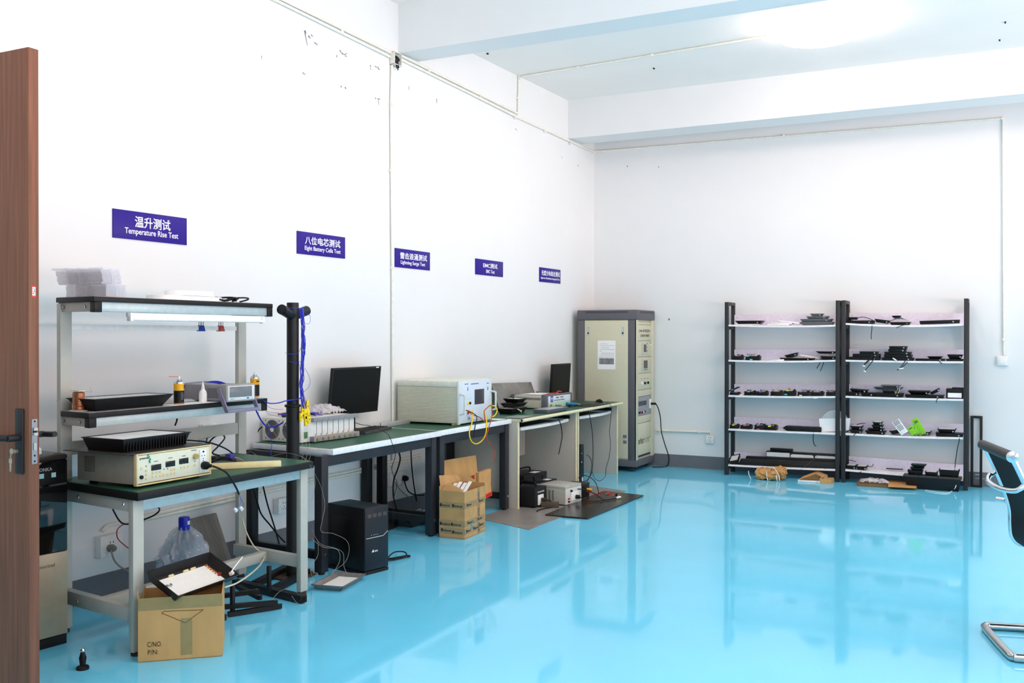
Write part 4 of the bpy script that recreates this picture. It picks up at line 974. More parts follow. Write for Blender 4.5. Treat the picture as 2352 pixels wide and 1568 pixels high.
# surge generator
t = thing('surge_generator', 'large beige surge generator with handles and dark screen on desk', 'test instrument', (.47, 6.545, DZ), math.radians(1))
GW, GH, GD = .555, .345, .56
gcase = M('generator_case', (206, 208, 190), .5, var=.02)
q(t, 'case', gcase, (-GD, -.004, .006, GW-.006, .016, GH-.05), .003)
m = MB()
for k in range(24): m.tube([(-GD+.01, .006, .03+.0112*k), (-.03, .006, .03+.0112*k)], .0028, 6, raw=True)
m.build('side_ribs', gcase, t, local=True)
q(t, 'top_cover', M('generator_top', (222, 224, 212), .45), (-GD, -.004, .001, GW-.001, GH-.05, GH), .012)
q(t, 'front_panel', M('generator_face', (216, 226, 236), .4, var=.015), (-.004, .004, .006, GW-.006, .012, GH-.004), .002)
q(t, 'panel_edge', M('generator_edge', (214, 222, 218), .4), (-.012, .006, -.003, .024, .006, GH), .002)
q(t, 'panel_edge', MATS['generator_edge'], (-.012, .006, GW-.022, GW+.003, .006, GH), .002)
q(t, 'screen', M('generator_screen', (66, 62, 70), .2), (.004, .0055, .262, .425, .148, .268), .001)
for y in (.012, GW-.012):
    m = MB(); m.tube([(.004, y, .085), (.045, y, .095), (.05, y, .105), (.05, y, .225), (.045, y, .235), (.004, y, .245)], .008, 10, sub=3)
    m.build('handle', M('generator_edge'), t, local=True)
for y, z, mt in ((.148, .165, yellow_m), (.182, .165, black_m), (.148, .09, red_m), (.185, .092, yellow_m)):
    m = MB(); m.cyl((.004, y, z), (.012, y, z), .0105, n=14); m.build('terminal', mt, t, local=True)
m = MB(); m.cyl((.004, .16, .048), (.016, .16, .048), .012, n=6); m.cyl((.016, .16, .048), (.026, .185, .048), .006, n=8); m.build('ground_terminal', steel_m, t, local=True)
for x in (-.05, -.5):
    for y in (.04, GW-.04): q(t, 'foot', M('cream_edge'), (x-.02, x+.02, y-.02, y+.02, 0, .016), .002)
bl = M('blue_ink', (60, 84, 190), .5)
lettering('lettering', 'SURGE SYSTEM', bl, t, face_x(.0044, .125, .318), .06, .007)
lettering('lettering', 'LIGHTNING SURGE GENERATOR', bl, t, face_x(.0044, .265, .315), .13, .008)
lettering('lettering', 'PRIMA', bl, t, face_x(.0044, .49, .31), .04, .007)
lettering('lettering', 'Lightning Surge Generator Test System', bl, t, face_x(.0044, .29, .026), .22, .005)
m = MB()
for y, z in ((.147, .282), (.49, .27)):
    m.prism([(.0042, y-.008, z), (.0042, y+.008, z), (.0042, y, z+.014)], (.0006, 0, 0)); m.box(.0042, .0048, y-.006, y+.006, z-.016, z-.004)
for y in (.14, .185):
    for z in (.10, .19): m.box(.0042, .0048, y-.003, y+.003, z+.01, z+.013)
m.build('warning_marks', ink_m, t, local=True, flat=True, fix=True)
# generator leads
def gl(u, v, x=.53): return (u, v, 0, x)
cable('test_lead', 'yellow test lead looping below the surge generator', [gl(1085, 942, .50), gl(1086, 955, .54), gl(1083, 975, .56), gl(1078, 995, .57), (1083, 1013, 0, .58), (1095, 1019, 0, .58), (1110, 1008, 0, .57), (1117, 988, 0, .57), (1117, 960, 0, .55), (1113, 944, 0, .53), (1122, 934, 0, .53), (1136, 932, 0, .53), (1142, 942, 0, .53), (1136, 954, 0, .53), (1126, 958, 0, .53)], .0045, yellow_m, 'test lead')
cable('test_lead', 'black test lead hanging from the surge generator', [gl(1070, 942, .50), gl(1085, 948, .53), gl(1095, 957, .54), gl(1092, 975, .56), gl(1087, 1005, .565)], .0035, cable_m, 'test lead')
cable('test_lead', 'red brown test lead running down to floor right of generator', [gl(1075, 942, .50), gl(1085, 952, .53), gl(1102, 958, .53), gl(1113, 967, .53), (1112, 945, 0, .54), (1118, 937, 0, .54), (1128, 930, 0, .54), (1130, 945, 0, .54), (1129, 960, 0, .56), (1122, 985, 0, .58), (1117, 1007, 0, .60), (1128, 1022, 0, .62), (1137, 1037, 0, .63), (1133, 1056, 0, .63), (1129, 1060, 0, .63)], .0035, M('red_brown', (178, 62, 46), .4), 'test lead')
tag(MB().box(.30, .515, 7.13, 7.25, DZ, DZ+.002).build('paper_sheet', paper_m, None, loc=(.4, 7.19, DZ)), 'white paper sheet at right end of the second black desk', 'paper')

# ================================================================== under the black desks
# computer tower
a, b = Vector((.785, 4.868, 0)), Vector((.825, 5.062, 0)); d = b-a; TWd = d.length
t = thing('computer_tower', 'black computer tower on floor under the first black desk', 'computer', a, math.radians(-11.5))
q(t, 'case', M('pc_case', (17, 17, 18), .42), (-.345, -.012, .004, TWd-.004, .022, .405), .003)
q(t, 'front', M('pc_front', (24, 29, 37), .38), (-.012, .006, 0, TWd, .024, .407), .006)
q(t, 'stand', black_m, (-.35, .004, -.004, TWd+.002, 0, .020), .003)
q(t, 'side_panel', M('pc_side', (12, 12, 13), .35), (-.29, -.05, -.0, .0045, .06, .34), .002)
MB().box(-.29, -.06, -.0022, .004, .07, .33, .002).build('side_recess', MATS['pc_side'], t, local=True)
for k in range(4): q(t, 'drive_slot', M('slot_brown', (76, 70, 70), .5), (.006, .0066, .022+.043*k, .052+.043*k, .345, .368), 0)
m = MB(); m.tube([(.006, .008, .222), (.0065, .152, .222), (.0065, TWd-.008, .246)], .0018, 6, raw=True); m.build('front_line', steel_m, t, local=True)
m = MB()
for y in (.05, .07, .085, .10): m.box(.006, .0066, y, y+.008, .236, .240)
m.build('ports', M('grey_ink'), t, local=True, flat=True)
m = MB(); m.prism([(.006, .055, .133), (.006, .075, .133), (.006, .068, .150)], (.0008, 0, 0)); lg = m.build('logo', wink_m, t, local=True, flat=True, fix=True)
lettering('lettering', '台达', wink_m, t, face_x(.0066, .092, .138), .026, .010, .02)
q(t, 'side_clip', black_m, (-.02, -.004, TWd, TWd+.006, .06, .085), .001)
t = thing('cable_coil', 'small black cable coil on the blue floor beside the tower', 'cable', spot(905, 1286, 2, 0))
MB().tube([(0, -.06, .012), (.02, .0, .008), (.035, .09, .012), (.0, .12, .03), (-.04, .06, .035), (-.03, -.02, .012), (.03, .02, .02), (.05, .10, .008), (.03, .13, .007), (.0, .08, .007), (-.02, -.05, .007)], .0045, 8).build('cable', cable_m, t, local=True)
# cables hanging behind the first desk
for L, r, lab in (([(575, 1105, 0, .1), (590, 1150, 0, .1), (600, 1180, 0, .1), (620, 1205, 0, .12), (640, 1230, 0, .15), (655, 1246, 0, .2)], .005, 'black cable hanging left of the steel column near the socket'), ([(604, 1115, 0, .05), (615, 1160, 0, .05), (632, 1215, 0, .1), (648, 1275, 0, .2)], .005, 'black cable hanging down to floor behind steel column'),
                  ([(910, 1022, 0, .3), (919, 1050, 0, .3), (914, 1075, 0, .28), (905, 1100, 0, .25), (903, 1130, 0, .22), (908, 1160, 0, .2), (920, 1185, 0, .2), (940, 1200, 0, .22)], .006, 'thick black cable hanging below the first desk'), ([(944, 1015, 0, .2), (945, 1060, 0, .18), (950, 1110, 0, .15), (957, 1150, 0, .15)], .005, 'straight black cable hanging near right legs of first desk')):
    cable('cable', lab, L, r)
t = thing('plug_lead', 'black plug and lead in double socket under the first desk', 'power lead', wspot(927, 1098, .032))
m = MB(); m.lathe([(.022, 0), (.024, .02), (.016, .04)], n=16, X=RY(pi/2)); m.build('plug', cable_m, t, local=True)
MB().tube(pts_of([tuple(wspot(929, 1104, .06)), (936, 1125, 0, -.05), (950, 1135, 0, -.02), (975, 1137, 0, .05)]), .005, 8).build('flex', cable_m, t)
cable('cable', 'grey thin cable from double socket across the wall', [tuple(wspot(908, 1108, .04)), (920, 1125, 0, -.1), (945, 1145, 0, -.06), (970, 1155, 0, 0)], .003, gray_m)
t = thing('junk_tray', 'low dark tray holding white scraps and wires under the first desk', 'tray', (.10, 6.02, 0))
p = spot(950, 1200, 2, 0)
tray_lamp(t, .40, .26, .06, .03, dgray_m, None, X=tr(p.x-.10, p.y-6.02, 0))
for k in range(4): MB().tube([(p.x-.10+RND.uniform(-.1, .1), p.y-6.02+RND.uniform(-.15, .15), .05), (p.x-.10+RND.uniform(-.1, .1), p.y-6.02+RND.uniform(-.1, .1), .10), (p.x-.10+RND.uniform(-.1, .1), p.y-6.02+RND.uniform(-.15, .15), .04)], .004, 6).build('wire', white_m if k % 2 else gray_m, t, local=True)
a = spot(893, 1215, 2, 0); b = spot(925, 1200, 2, 0)
t = thing('black_tube', 'black square steel tube lying on floor behind the computer tower', 'steel tube', (a.x, a.y, 0))
d = (b-a).normalized(); m = MB(); s_ = Vector((0, 0, 1)).cross(d)*.025; u_ = Vector((0, 0, .05)); c0, c1 = a-d*.05, b+d*.1
m.hexa([c0-s_, c1-s_, c1+s_, c0+s_, c0-s_+u_, c1-s_+u_, c1+s_+u_, c0+s_+u_], .002); m.build('tube', bsteel_m, t, fix=True)
# taped carton
t = thing('cardboard_box', 'open tape wrapped cardboard box with white strips under second desk', 'box', (.805, 6.06, 0), math.radians(3.5))
BW, BD, BH = .345, .205, .34
m = MB(); m.box(-.003, 0, 0, BW, 0, BH); m.box(-BD, -BD+.003, 0, BW, 0, BH+.03); m.box(-BD, -.003, 0, .003, 0, BH); m.box(-BD, -.003, BW-.003, BW, 0, BH+.02); m.box(-BD, 0, 0, BW, 0, .004)
m.prism([(-.01, BW, BH-.14), (-.10, BW, BH-.14), (-.10, BW+.03, BH-.10), (-.01, BW+.03, BH-.10)], (0, 0, .10))
m.build('carton', M('carton_tan', (192, 152, 100), .75, var=.14, scale=8), t, local=True, fix=True)
m = MB(); m.prism([(-BD, .02, BH+.03), (-BD-.02, .04, BH+.10), (-BD-.02, BW-.02, BH+.07), (-BD, BW, BH+.03)], (-.003, 0, 0)); m.build('flap', MATS['carton_tan'], t, local=True, fix=True)
m = MB(); m.prism([(-BD*.9, .001, BH), (-.02, .001, BH), (-.05, .05, BH+.01), (-BD*.8, .06, BH+.05)], (0, .003, 0)); m.build('flap', MATS['carton_tan'], t, local=True, fix=True)
ttape = M('clear_tape', (186, 160, 116), .18, alpha=.7, var=.12)
for z0, z1 in ((.03, .075), (.085, .13), (.215, .26)): MB().box(-BD-.001, .001, -.001, BW+.001, z0, z1).build('tape', ttape, t, local=True, flat=True)
MB().box(.001, .0016, .21, .255, .0, BH).build('tape', ttape, t, local=True, flat=True)
tm = M('tape_print', (44, 44, 60), .6)
for (y, z, s_) in ((.07, .052, 'introl'), (.19, .052, 'introl'), (.29, .06, 'introl'), (.09, .108, 'introl'), (.26, .108, 'introl'), (.08, .238, 'introl'), (.28, .238, 'introl')):
    lettering('lettering', s_, tm, t, face_x(.0012, y, z), .055, .017, .02); MB().box(.0011, .0018, y-.048, y-.032, z-.009, z+.012).build('print_mark', tm, t, local=True, flat=True)
for (x, z) in ((-.05, .045), (-.14, .055), (-.06, .10), (-.15, .10), (-.05, .235), (-.15, .235)):
    lettering('lettering', 'introl', tm, t, face_my(x, -.0012, z), .06, .018, .02); MB().box(x-.05, x-.034, -.0018, -.0011, z-.009, z+.012).build('print_mark', tm, t, local=True, flat=True)
for z in (.05, .16, .28): lettering('lettering', 'introl', tm, t, axes((.0018, .232, z), (0, 0, -1), (0, 1, 0)), .06, .018, .02)
m = MB()
for k, (y, z) in enumerate(((.10, .075), (.12, .10), (.14, .09), (.13, .06), (.11, .05))): m.prism([(.002, y, z), (.002, y+.018, z+.008), (.002, y+.014, z+.022), (.002, y-.004, z+.016)], (.0005, 0, 0))
m.build('teal_smear', M('teal_ink'), t, local=True, flat=True, fix=True)
for k in range(4):
    tt = thing('white_strip', 'white plastic strips standing in the taped cardboard box', 'strip', (.70+.015*k, 6.12+.035*k, .10), 0, 'white strips in the taped box')
    m = MB(); p0 = Vector((.665+.028*k, 6.06+.022*k, .30)); p1 = p0+Vector((-.03, .17, .065+.008*(k % 2))); s_ = Vector((.011, .004, 0)); e = Vector((0, -.001, .006))
    m.hexa([p0-s_, p0+e-s_, p0+e+s_, p0+s_, p1-s_, p1+e-s_, p1+e+s_, p1+s_]); m.build('strip', white_m, tt, fix=True)
# flattened cartons behind it
a, b, c_, d_ = spot(1015, 1130, 0, .42), spot(1092, 1120, 0, .42), spot(1093, 1045, 0, .36), spot(1015, 1058, 0, .36)
t = thing('flat_carton', 'flattened brown carton standing behind the taped box', 'cardboard', (.42, 6.5, 0))
MB().prism([Vector((a.x+.06, a.y, 0)), Vector((b.x+.06, b.y, 0)), c_, d_], (-.012, 0, 0)).build('sheet', card_m, t, fix=True)
p = spot(1087, 1094, 0, .409); m = MB(); m.prism([(p.x, p.y-.03, p.z+.01), (p.x, p.y+.02, p.z+.012), (p.x, p.y+.02, p.z-.025)], (.001, 0, 0)); m.build('red_mark', red_m, t, flat=True, fix=True)
P = [spot(*k) for k in ((1112, 1146, 0, .62), (1130, 1138, 0, .62), (1127, 1110, 0, .62), (1128, 1076, 0, .62), (1100, 1086, 0, .62), (1101, 1125, 0, .62))]
t = thing('kraft_bag', 'kraft paper bag with red bottom band tucked in the taped box', 'paper bag', (.6, 6.5, 0))
MB().prism(P, (-.03, 0, 0)).build('bag', kraft_m, t, fix=True); MB().box(.592, .618, 6.24, 6.385, .006, P[0].z+.06).build('bag_fold', kraft_m, t)
MB().prism([P[0]+Vector((.002, 0, 0)), P[1]+Vector((.002, 0, 0)), P[1]+Vector((.002, 0, .035)), P[0]+Vector((.002, 0, .03))], (-.034, 0, 0)).build('red_band', red_m, t, fix=True)

# ================================================================== on the computer desks
CZ = .7615
# boxy instrument with blue label
fl_, fr_ = Vector((.40, 8.31, CZ)), Vector((.41, 8.83, CZ)); d = fr_-fl_; IW = d.length
t = thing('emc_tester', 'beige instrument with grey bumpers and blue white label on desk', 'test instrument', fl_, math.radians(-3))
IH = .132; bump_m = M('bumper_grey', (104, 106, 116), .5)
q(t, 'case', M('instrument_case', (200, 198, 182), .45), (-.36, -.02, .004, IW-.004, .010, IH-.006), .003)
q(t, 'front_label', M('label_white', (226, 236, 242), .35), (-.02, .006, .02, IW-.02, .062, IH-.008), .001)
q(t, 'front_green', M('panel_mint', (172, 214, 178), .4), (-.02, .006, .02, IW-.02, .012, .062), .001)
for y0, y1 in ((-.006, .022), (IW-.022, IW+.006)): q(t, 'bumper', bump_m, (-.05, .014, y0, y1, .0, IH+.006), .006)
for y0, y1 in ((-.006, .030), (IW-.03, IW+.006)): q(t, 'bumper', bump_m, (-.375, -.34, y0, y1, .0, IH+.006), .006)
q(t, 'top_edge', bump_m, (-.04, .012, .01, IW-.01, IH-.008, IH+.004), .004)
q(t, 'blue_badge', M('badge_blue', (40, 80, 190), .4), (.006, .0068, .08, .13, .064, IH-.010), 0)
m = MB(); m.lathe([(.012, 0), (.012, .0008)], n=14, X=tr(.0068, .105, .100) @ RY(pi/2)); m.box(.0068, .0074, .102, .108, .070, .09); m.build('badge_mark', wink_m, t, local=True)
lettering('lettering', 'EMC  TEST', ink_m, t, face_x(.0068, .27, .104), .16, .014, .01); lettering('lettering', 'ESD SURGE BURST GENERATOR', ink_m, t, face_x(.0068, .26, .080), .22, .009)
MB().cyl((.006, .085, .036), (.014, .085, .036), .010, n=12).build('red_button', red_m, t, local=True)
m = MB()
for k in range(22): m.box(-.32+.012*k, -.313+.012*k, .0034, .0042, .085, .108)
m.build('vent_slots', M('vent_dark'), t, local=True, flat=True)
t2 = thing('blue_connector', 'blue cylindrical cable connector on front of the beige instrument', 'connector', tuple(spot(1300, 926, 0, .44)))
p = spot(1302, 927, 0, .44); p1 = spot(1324, 928, 0, .46)
MB().cyl(p, p1, .014, n=14).build('blue_body', M('connector_teal', (44, 120, 176), .4), t2)
MB().cyl(p1, spot(1332, 929, 0, .47), .009, n=12).build('brass_tip', brass_m, t2)
MB().tube(pts_of([tuple(spot(1332, 929, 0, .47)), (1345, 935, 0, .56), (1353, 948, 0, .665), (1357, 970, 0, .69), (1361, 1000, 0, .69), (1362, 1040, 0, .70), (1360, 1080, 0, .72), (1352, 1098, 0, .76), (1340, 1106, 0, .8), (1330, 1098, 0, .8), (1335, 1091, 0, .8), (1352, 1094, 0, .85), (1368, 1108, 0, .9), (1376, 1136, 0, .93), (1375, 1150, 2, .012), (1365, 1150, 2, .01)]), .0035, 7).build('lead', cable_m, t2)
# red probes and card on the instrument
tag(MB().box(.10, .30, 8.40, 8.62, CZ+IH, CZ+IH+.002).build('card', paper_m, None, loc=(.2, 8.5, CZ+IH)), 'white card lying on top of the beige instrument', 'paper')
cable('test_lead', 'red test lead lying on top of the beige instrument', [(.38, 8.36, CZ+IH+.008), (.36, 8.5, CZ+IH+.010), (.37, 8.62, CZ+IH+.010), (.34, 8.72, CZ+IH+.02), (.36, 8.76, CZ+IH+.012)], .006, red_m, 'test lead')
# stack of small lamps left of it
lx = .30
for k, (y, w, z, lab) in enumerate(((7.80, .30, 0, 'lowest and widest lamp of the small stack beside metal plate'), (7.84, .24, .055, 'middle lamp of the small stack beside metal plate'), (7.86, .18, .095, 'topmost lamp of the small stack beside metal plate'))):
    t = thing('flood_light', 'black ' + lab, 'flood light', (lx, y, CZ+z), 0, 'small lamps stacked on the computer desk')
    tray_lamp(t, w, .16, .05 if k == 0 else .036, .025, black_m, M('lamp_face', (222, 222, 218), .35) if k != 1 else None)
    if k == 0:
        for c_, o_ in ((M('light_blue_wire'), 0), (yellow_m, .01), (white_m, .02)): MB().tube([(.07, -.06+o_, .05), (.10, -.05+o_, .03), (.095, -.02+o_, .012), (.085, .0+o_, .03)], .002, 5).build('wire', c_, t, local=True)
    else: MB().tube([(.0, -.02, .034), (-.03, -.03, .055), (-.06, .02, .05)], .004, 6).build('lead', cable_m, t, local=True)
t = thing('flood_light', 'long flat black lamp with glossy face before the beige instrument', 'flood light', (.52, 8.15, CZ))
tray_lamp(t, .46, .16, .032, .015, gray_m, M('lamp_face_grey', (190, 192, 196), .2)); MB().box(-.06, .0, .23, .26, .0, .045, .006).build('bracket', gray_m, t, local=True)
MB().tube(pts_of([(1272, 948, 0, .56), (1280, 958, 0, .665), (1288, 975, 0, .69), (1291, 1000, 0, .69), (1287, 1025, 0, .69), (1283, 1043, 0, .69)]), .0042, 8).build('lead', cable_m, t)
tag(MB().box(.44, .60, 7.36, 7.62, CZ, CZ+.0015).build('paper_sheet', M('grey_sheet', (150, 158, 150), .4), None, loc=(.5, 7.5, CZ)), 'clear grey sheet near left end of the first computer desk', 'sheet')
# leaning metal plate
a, b, c_, d_ = spot(1127, 880, 0, -.045), spot(1218, 877, 0, -.03), spot(1221, 940, 0, .06), spot(1127, 960, 0, .05)
t = thing('metal_plate', 'grey metal plate leaning on wall behind the small lamps', 'plate', (.03, 8.4, CZ))
zb = CZ+.0005
MB().prism([Vector((.05, a.y, zb)), Vector((.05, b.y+.03, zb)), Vector((-.024, b.y, b.z)), Vector((-.04, a.y, a.z))], (.003, 0, 0)).build('plate', M('dull_zinc', (150, 148, 144), .38, .5, var=.18, scale=9), t, fix=True)
# mouse and pad
p = spot(1362, 930, 2, CZ); MBm = MB().box(p.x-.12, p.x+.10, p.y-.24, p.y+.16, CZ, CZ+.003, .001).build('mouse_pad', M('pad_dark', (42, 44, 44), .6), None, loc=(p.x, p.y, CZ)); tag(MBm, 'dark mouse pad on the green top beside tall cabinet', 'mouse pad')
p = spot(1376, 924, 2, CZ+.003)
t = thing('computer_mouse', 'black computer mouse on the dark mouse pad', 'mouse', (p.x, p.y, CZ+.003))
m = MB(); m.grid(lambda u, v: Vector((.06*math.cos(pi*u)*(.55+.45*math.sin(pi*min(1, v*1.0)))*.62, .11*(v-.5), .001+.034*math.sin(pi*u)*(math.sin(pi*(.12+.76*v))))), 12, 12, .002); m.build('body', black_m, t, local=True, fix=True)
m = MB(); m.lathe([(.006, 0), (.006, .006)], n=10, X=tr(-.003, .028, .032) @ RY(pi/2)); m.build('wheel', gray_m, t, local=True)
cable('cable', 'thin black mouse cable over the desk edge to floor', [(1392, 925, 2, CZ+.006), (1400, 928, 2, CZ+.006), (1404, 935, 0, .688), (1403, 960, 0, .69), (1400, 990, 0, .69), (1402, 1020, 0, .69), (1399, 1050, 0, .69), (1392, 1075, 0, .69), (1390, 1094, 0, .7), (1378, 1104, 0, .75), (1366, 1098, 0, .72), (1360, 1082, 0, .6)], .0025)

# ================================================================== under the computer desks
def fl(u, v): return spot(u, v, 2, 0)
def slab(name, label, cat, uv, z0, th, mat):
    P = [fl(*k) for k in uv]; P = [Vector((p.x, p.y, z0)) for p in P]; c = sum(P, Vector())/4
    return tag(MB().prism(P, (0, 0, th)).build(name, mat, None, loc=c, flat=True, fix=True), label, cat)
a = fl(1215, 1217); b = fl(1438, 1128)
slab('grey_sheet', 'grey flat board on floor under the first computer desk', 'board', ((1095, 1190), (1215, 1217), (1438, 1128), (1330, 1112)), 0, .004, M('grey_board', (140, 136, 132), .35, var=.15, scale=7))
slab('black_board', 'dark brown black board on floor in front of transformers', 'board', ((1252, 1185), (1350, 1193), (1478, 1140), (1386, 1130)), .0042, .010, M('dark_board', (50, 46, 42), .22, var=.1))
FZ = .0045
t = thing('transformer', 'black boxy transformer with white socket plate beside the desk panel', 'transformer', (.72, 7.40, FZ), math.radians(-4))
q(t, 'case', bsteel_m, (-.24, 0, 0, .20, .012, .165), .004)
for x in (-.2, -.03):
    for y in (.03, .17): q(t, 'foot', black_m, (x-.012, x+.012, y-.012, y+.012, 0, .014), .001)
MB().tube([(-.20, .10, .165), (-.18, .10, .20), (-.06, .10, .20), (-.04, .10, .165)], .008, 8, sub=3).build('carry_handle', black_m, t, local=True)
sp_ = q(t, 'socket_plate', white_m, (0, .010, .045, .135, .02, .105), .002)
MB().cyl((.010, .10, .062), (.05, .105, .062), .016, n=14).build('plug', M('brown_black_plug', (60, 50, 46), .5), t, local=True)
MB().tube([(.05, .105, .062), (.09, .12, .05), (.11, .12, .008), (.09, .02, .006), (.08, -.08, .006), (.10, -.14, .006)], .005, 8).build('lead', cable_m, t, local=True)
lettering('lettering', 'TRANSFORMER', wink_m, t, face_x(.0006, .10, .128), .12, .012)
t = thing('variac', 'grey vented power supply box with white socket and plug on floor', 'power supply', (.90, 7.62, FZ), math.radians(-8))
VW, VH = .27, .165; vm = M('variac_grey', (186, 186, 176), .45)
q(t, 'case', vm, (-.30, -.004, .004, VW-.004, .008, VH-.02), .003); q(t, 'lid', vm, (-.305, 0, 0, VW, VH-.022, VH), .003)
q(t, 'front', M('variac_face', (208, 212, 206), .4), (-.004, .003, .004, VW-.004, .008, VH-.022), .001)
m = MB()
for k in range(4):
    for j in range(9): m.box(-.24+.035*k, -.222+.035*k, .0028, .0046, .035+.010*j, .040+.010*j)
m.build('vent_slots', ink_m, t, local=True, flat=True)
q(t, 'socket_plate', white_m, (.003, .012, .085, .21, .03, .105), .002)
for y, z, c_, r in ((.05, .055, red_m, .008), (.05, .03, black_m, .008), (.09, .118, black_m, .010)): MB().cyl((.003, y, z), (.016, y, z), r, n=12).build('terminal', c_, t, local=True)
MB().cyl((.012, .16, .06), (.045, .17, .058), .017, n=14).build('plug', cable_m, t, local=True)
MB().tube([(.045, .17, .058), (.075, .18, .04), (.09, .19, .022), (.16, .30, .018), (.20, .42, .018), (.22, .50, .018)], .0048, 8).build('lead', cable_m, t, local=True)
MB().tube([(.0, .20, .12), (.05, .23, .115), (.12, .30, .075), (.17, .36, .022), (.21, .46, .02)], .0042, 8).build('lead', cable_m, t, local=True)
for dy in (0, .03): MB().cyl((.22, .50+dy, .024), (.235, .525+dy, .024), .009, n=10).build('white_terminal', white_m, t, local=True)
t = thing('plastic_strip', 'brown clear plastic strip lying before the grey vented box', 'strip', (.80, 7.50, FZ))
MB().box(-.06, .09, -.02, .012, 0, .05, .003, X=rotz(.3)).build('strip', M('brown_film', (96, 84, 74), .15, alpha=.85), t, local=True)
for (lab, x, y, w_, d_, h_, rz) in (('low black transformer with carry handle behind the grey vented box', .42, 7.80, .40, .24, .20, -6), ('lower black case directly behind the grey vented box', .64, 7.66, .30, .20, .175, -6)):
    t = thing('transformer', lab, 'transformer', (x, y, FZ), math.radians(rz))
    q(t, 'case', bsteel_m, (-d_, 0, 0, w_, 0, h_), .004)
    MB().tube([(-d_*.5, w_*.25, h_), (-d_*.5, w_*.27, h_+.04), (-d_*.5, w_*.7, h_+.04), (-d_*.5, w_*.73, h_)], .009, 8, sub=3).build('carry_handle', black_m, t, local=True)
    MB().box(-d_*.35, -d_*.1, w_*.55, w_*.8, h_, h_+.002).build('paper_note', paper_m, t, local=True)
t = thing('battery', 'black battery block with red and yellow terminals on grey board', 'battery', (.89, 8.02, FZ), math.radians(-2))
q(t, 'case', black_m, (-.17, 0, 0, .155, 0, .125), .003)
q(t, 'lid', M('battery_lid', (44, 44, 46), .5), (-.172, .002, -.002, .157, .110, .128), .002)
for z, c_ in ((.075, M('terminal_yellow', (230, 200, 60), .4)), (.055, red_m)): MB().cyl((0, .10, z), (.045, .11, z-.004), .010, n=10).build('clip', c_, t, local=True)
MB().tube([(.04, .11, .052), (.07, .13, .02), (.10, .16, .016), (.08, .20, .016)], .002, 6).build('lead', red_m, t, local=True)
for k, (u, v, c_, lab) in enumerate(((1396, 1138, red_m, 'red alligator clip on the black floor board'), (1408, 1141, red_m, 'small red clip beside the red alligator clip'), (1417, 1141, black_m, 'black alligator clip on the black floor board'))):
    p = fl(u, v); t = thing('alligator_clip', lab, 'clip', (p.x, p.y, .0145), .3*k)
    MB().frus((-.012, .012, -.03, .03), (-.007, .007, -.03, .02), 0, .016, .002).build('boot', c_, t, local=True); MB().frus((-.006, .006, -.055, -.03), (-.003, .003, -.055, -.03), .002, .012).build('jaw', steel_m, t, local=True)
cable('test_lead', 'thin red lead from battery to the red clip on floor', [(.93, 8.14, .05), (1.0, 8.2, .02), tuple(fl(1378, 1134)+Vector((0, 0, .018))), tuple(fl(1392, 1137)+Vector((0, 0, .02)))], .002, red_m, 'test lead')
t = thing('computer_tower', 'slim black computer tower standing under the second computer desk', 'computer', (.53, 8.80, 0), math.radians(-2))
q(t, 'case', black_m, (-.33, 0, 0, .10, 0, .385), .004); q(t, 'front', M('pc_front'), (0, .006, .002, .098, .004, .381), .003)
m = MB(); m.box(.006, .0066, .035, .055, .21, .222); m.box(.006, .0066, .03, .06, .30, .303); m.build('front_marks', wink_m, t, local=True, flat=True)
MB().box(.006, .008, .05, .075, .02, .065).build('tag', paper_m, t, local=True)
# computer_tower lead
cable('cable', 'black cable looping from slim tower to floor', [(1347, 1044, 0, .53), (1356, 1052, 0, .55), (1359, 1070, 0, .56), (1355, 1092, 0, .6), (1348, 1107, 0, .62)], .003)

# ================================================================== tall instrument cabinet
CX0, CX1, CY0, CY1 = .055, .74, 9.865, 10.455
t = thing('rack_cabinet', 'tall beige and grey instrument cabinet in the room corner', 'cabinet', ((CX0+CX1)/2, (CY0+CY1)/2, 0))
def c(name, mat, b, bev=.002, parent=None): return MB().box(*b, bev).build(name, mat, parent or t)
cgray = M('cabinet_grey', (98, 98, 104), .5, var=.05, scale=60); cbeige = M('cabinet_beige', (206, 204, 178), .45, var=.02)
c('plinth', cgray, (CX0, CX1, CY0, CY1, .055, .125), .003)
tp = c('top_cap', cgray, (CX0-.006, CX1+.006, CY0-.006, CY1, 1.625, 1.735), .015)
MB().box(CX0+.10, CX1-.10, CY0-.0075, CY0-.004, 1.70, 1.722).build('vent_strip', M('vent_mid', (76, 76, 82), .6), tp)
MB().box(CX1+.004, CX1+.0075, CY0+.08, CY1-.06, 1.70, 1.722).build('vent_strip', MATS['vent_mid'], tp)
c('body', cbeige, (CX0+.02, CX1-.022, CY0+.012, CY1, .125, 1.625), 0)
for x0, x1 in ((CX0, CX0+.085), (CX1-.095, CX1-.006)): c('corner_post', cgray, (x0, x1, CY0, CY0+.03, .125, 1.625), .002)
sp_ = c('side_panel', cbeige, (CX0+.088, CX1-.098, CY0-.004, CY0+.014, .14, 1.62), .003)
for x in (CX0+.13, CX1-.155): 
    MB().box(x-.012, x+.012, CY0-.006, CY0-.003, 1.46, 1.55).build('latch', alu_m, sp_); MB().box(x-.008, x+.008, CY0-.007, CY0-.006, 1.475, 1.495).build('latch_slot', ink_m, sp_)
for z in (.30, .36): MB().box(CX1-.15, CX1-.11, CY0-.0055, CY0-.003, z, z+.035).build('vent_grille', gray_m, sp_)
for y0, y1 in ((CY0, CY0+.055), (CY1-.10, CY1)): c('front_frame', cbeige, (CX1-.022, CX1, y0, y1, .125, 1.625), .003)
zv = [spot(1468, v, 0, CX1-.006).z for v in (745.4, 782.9, 819.9, 857.7, 895.9, 911.2, 955, 972.4, 1010.7, 1046)]
ya, yb = CY0+.058, CY1-.102
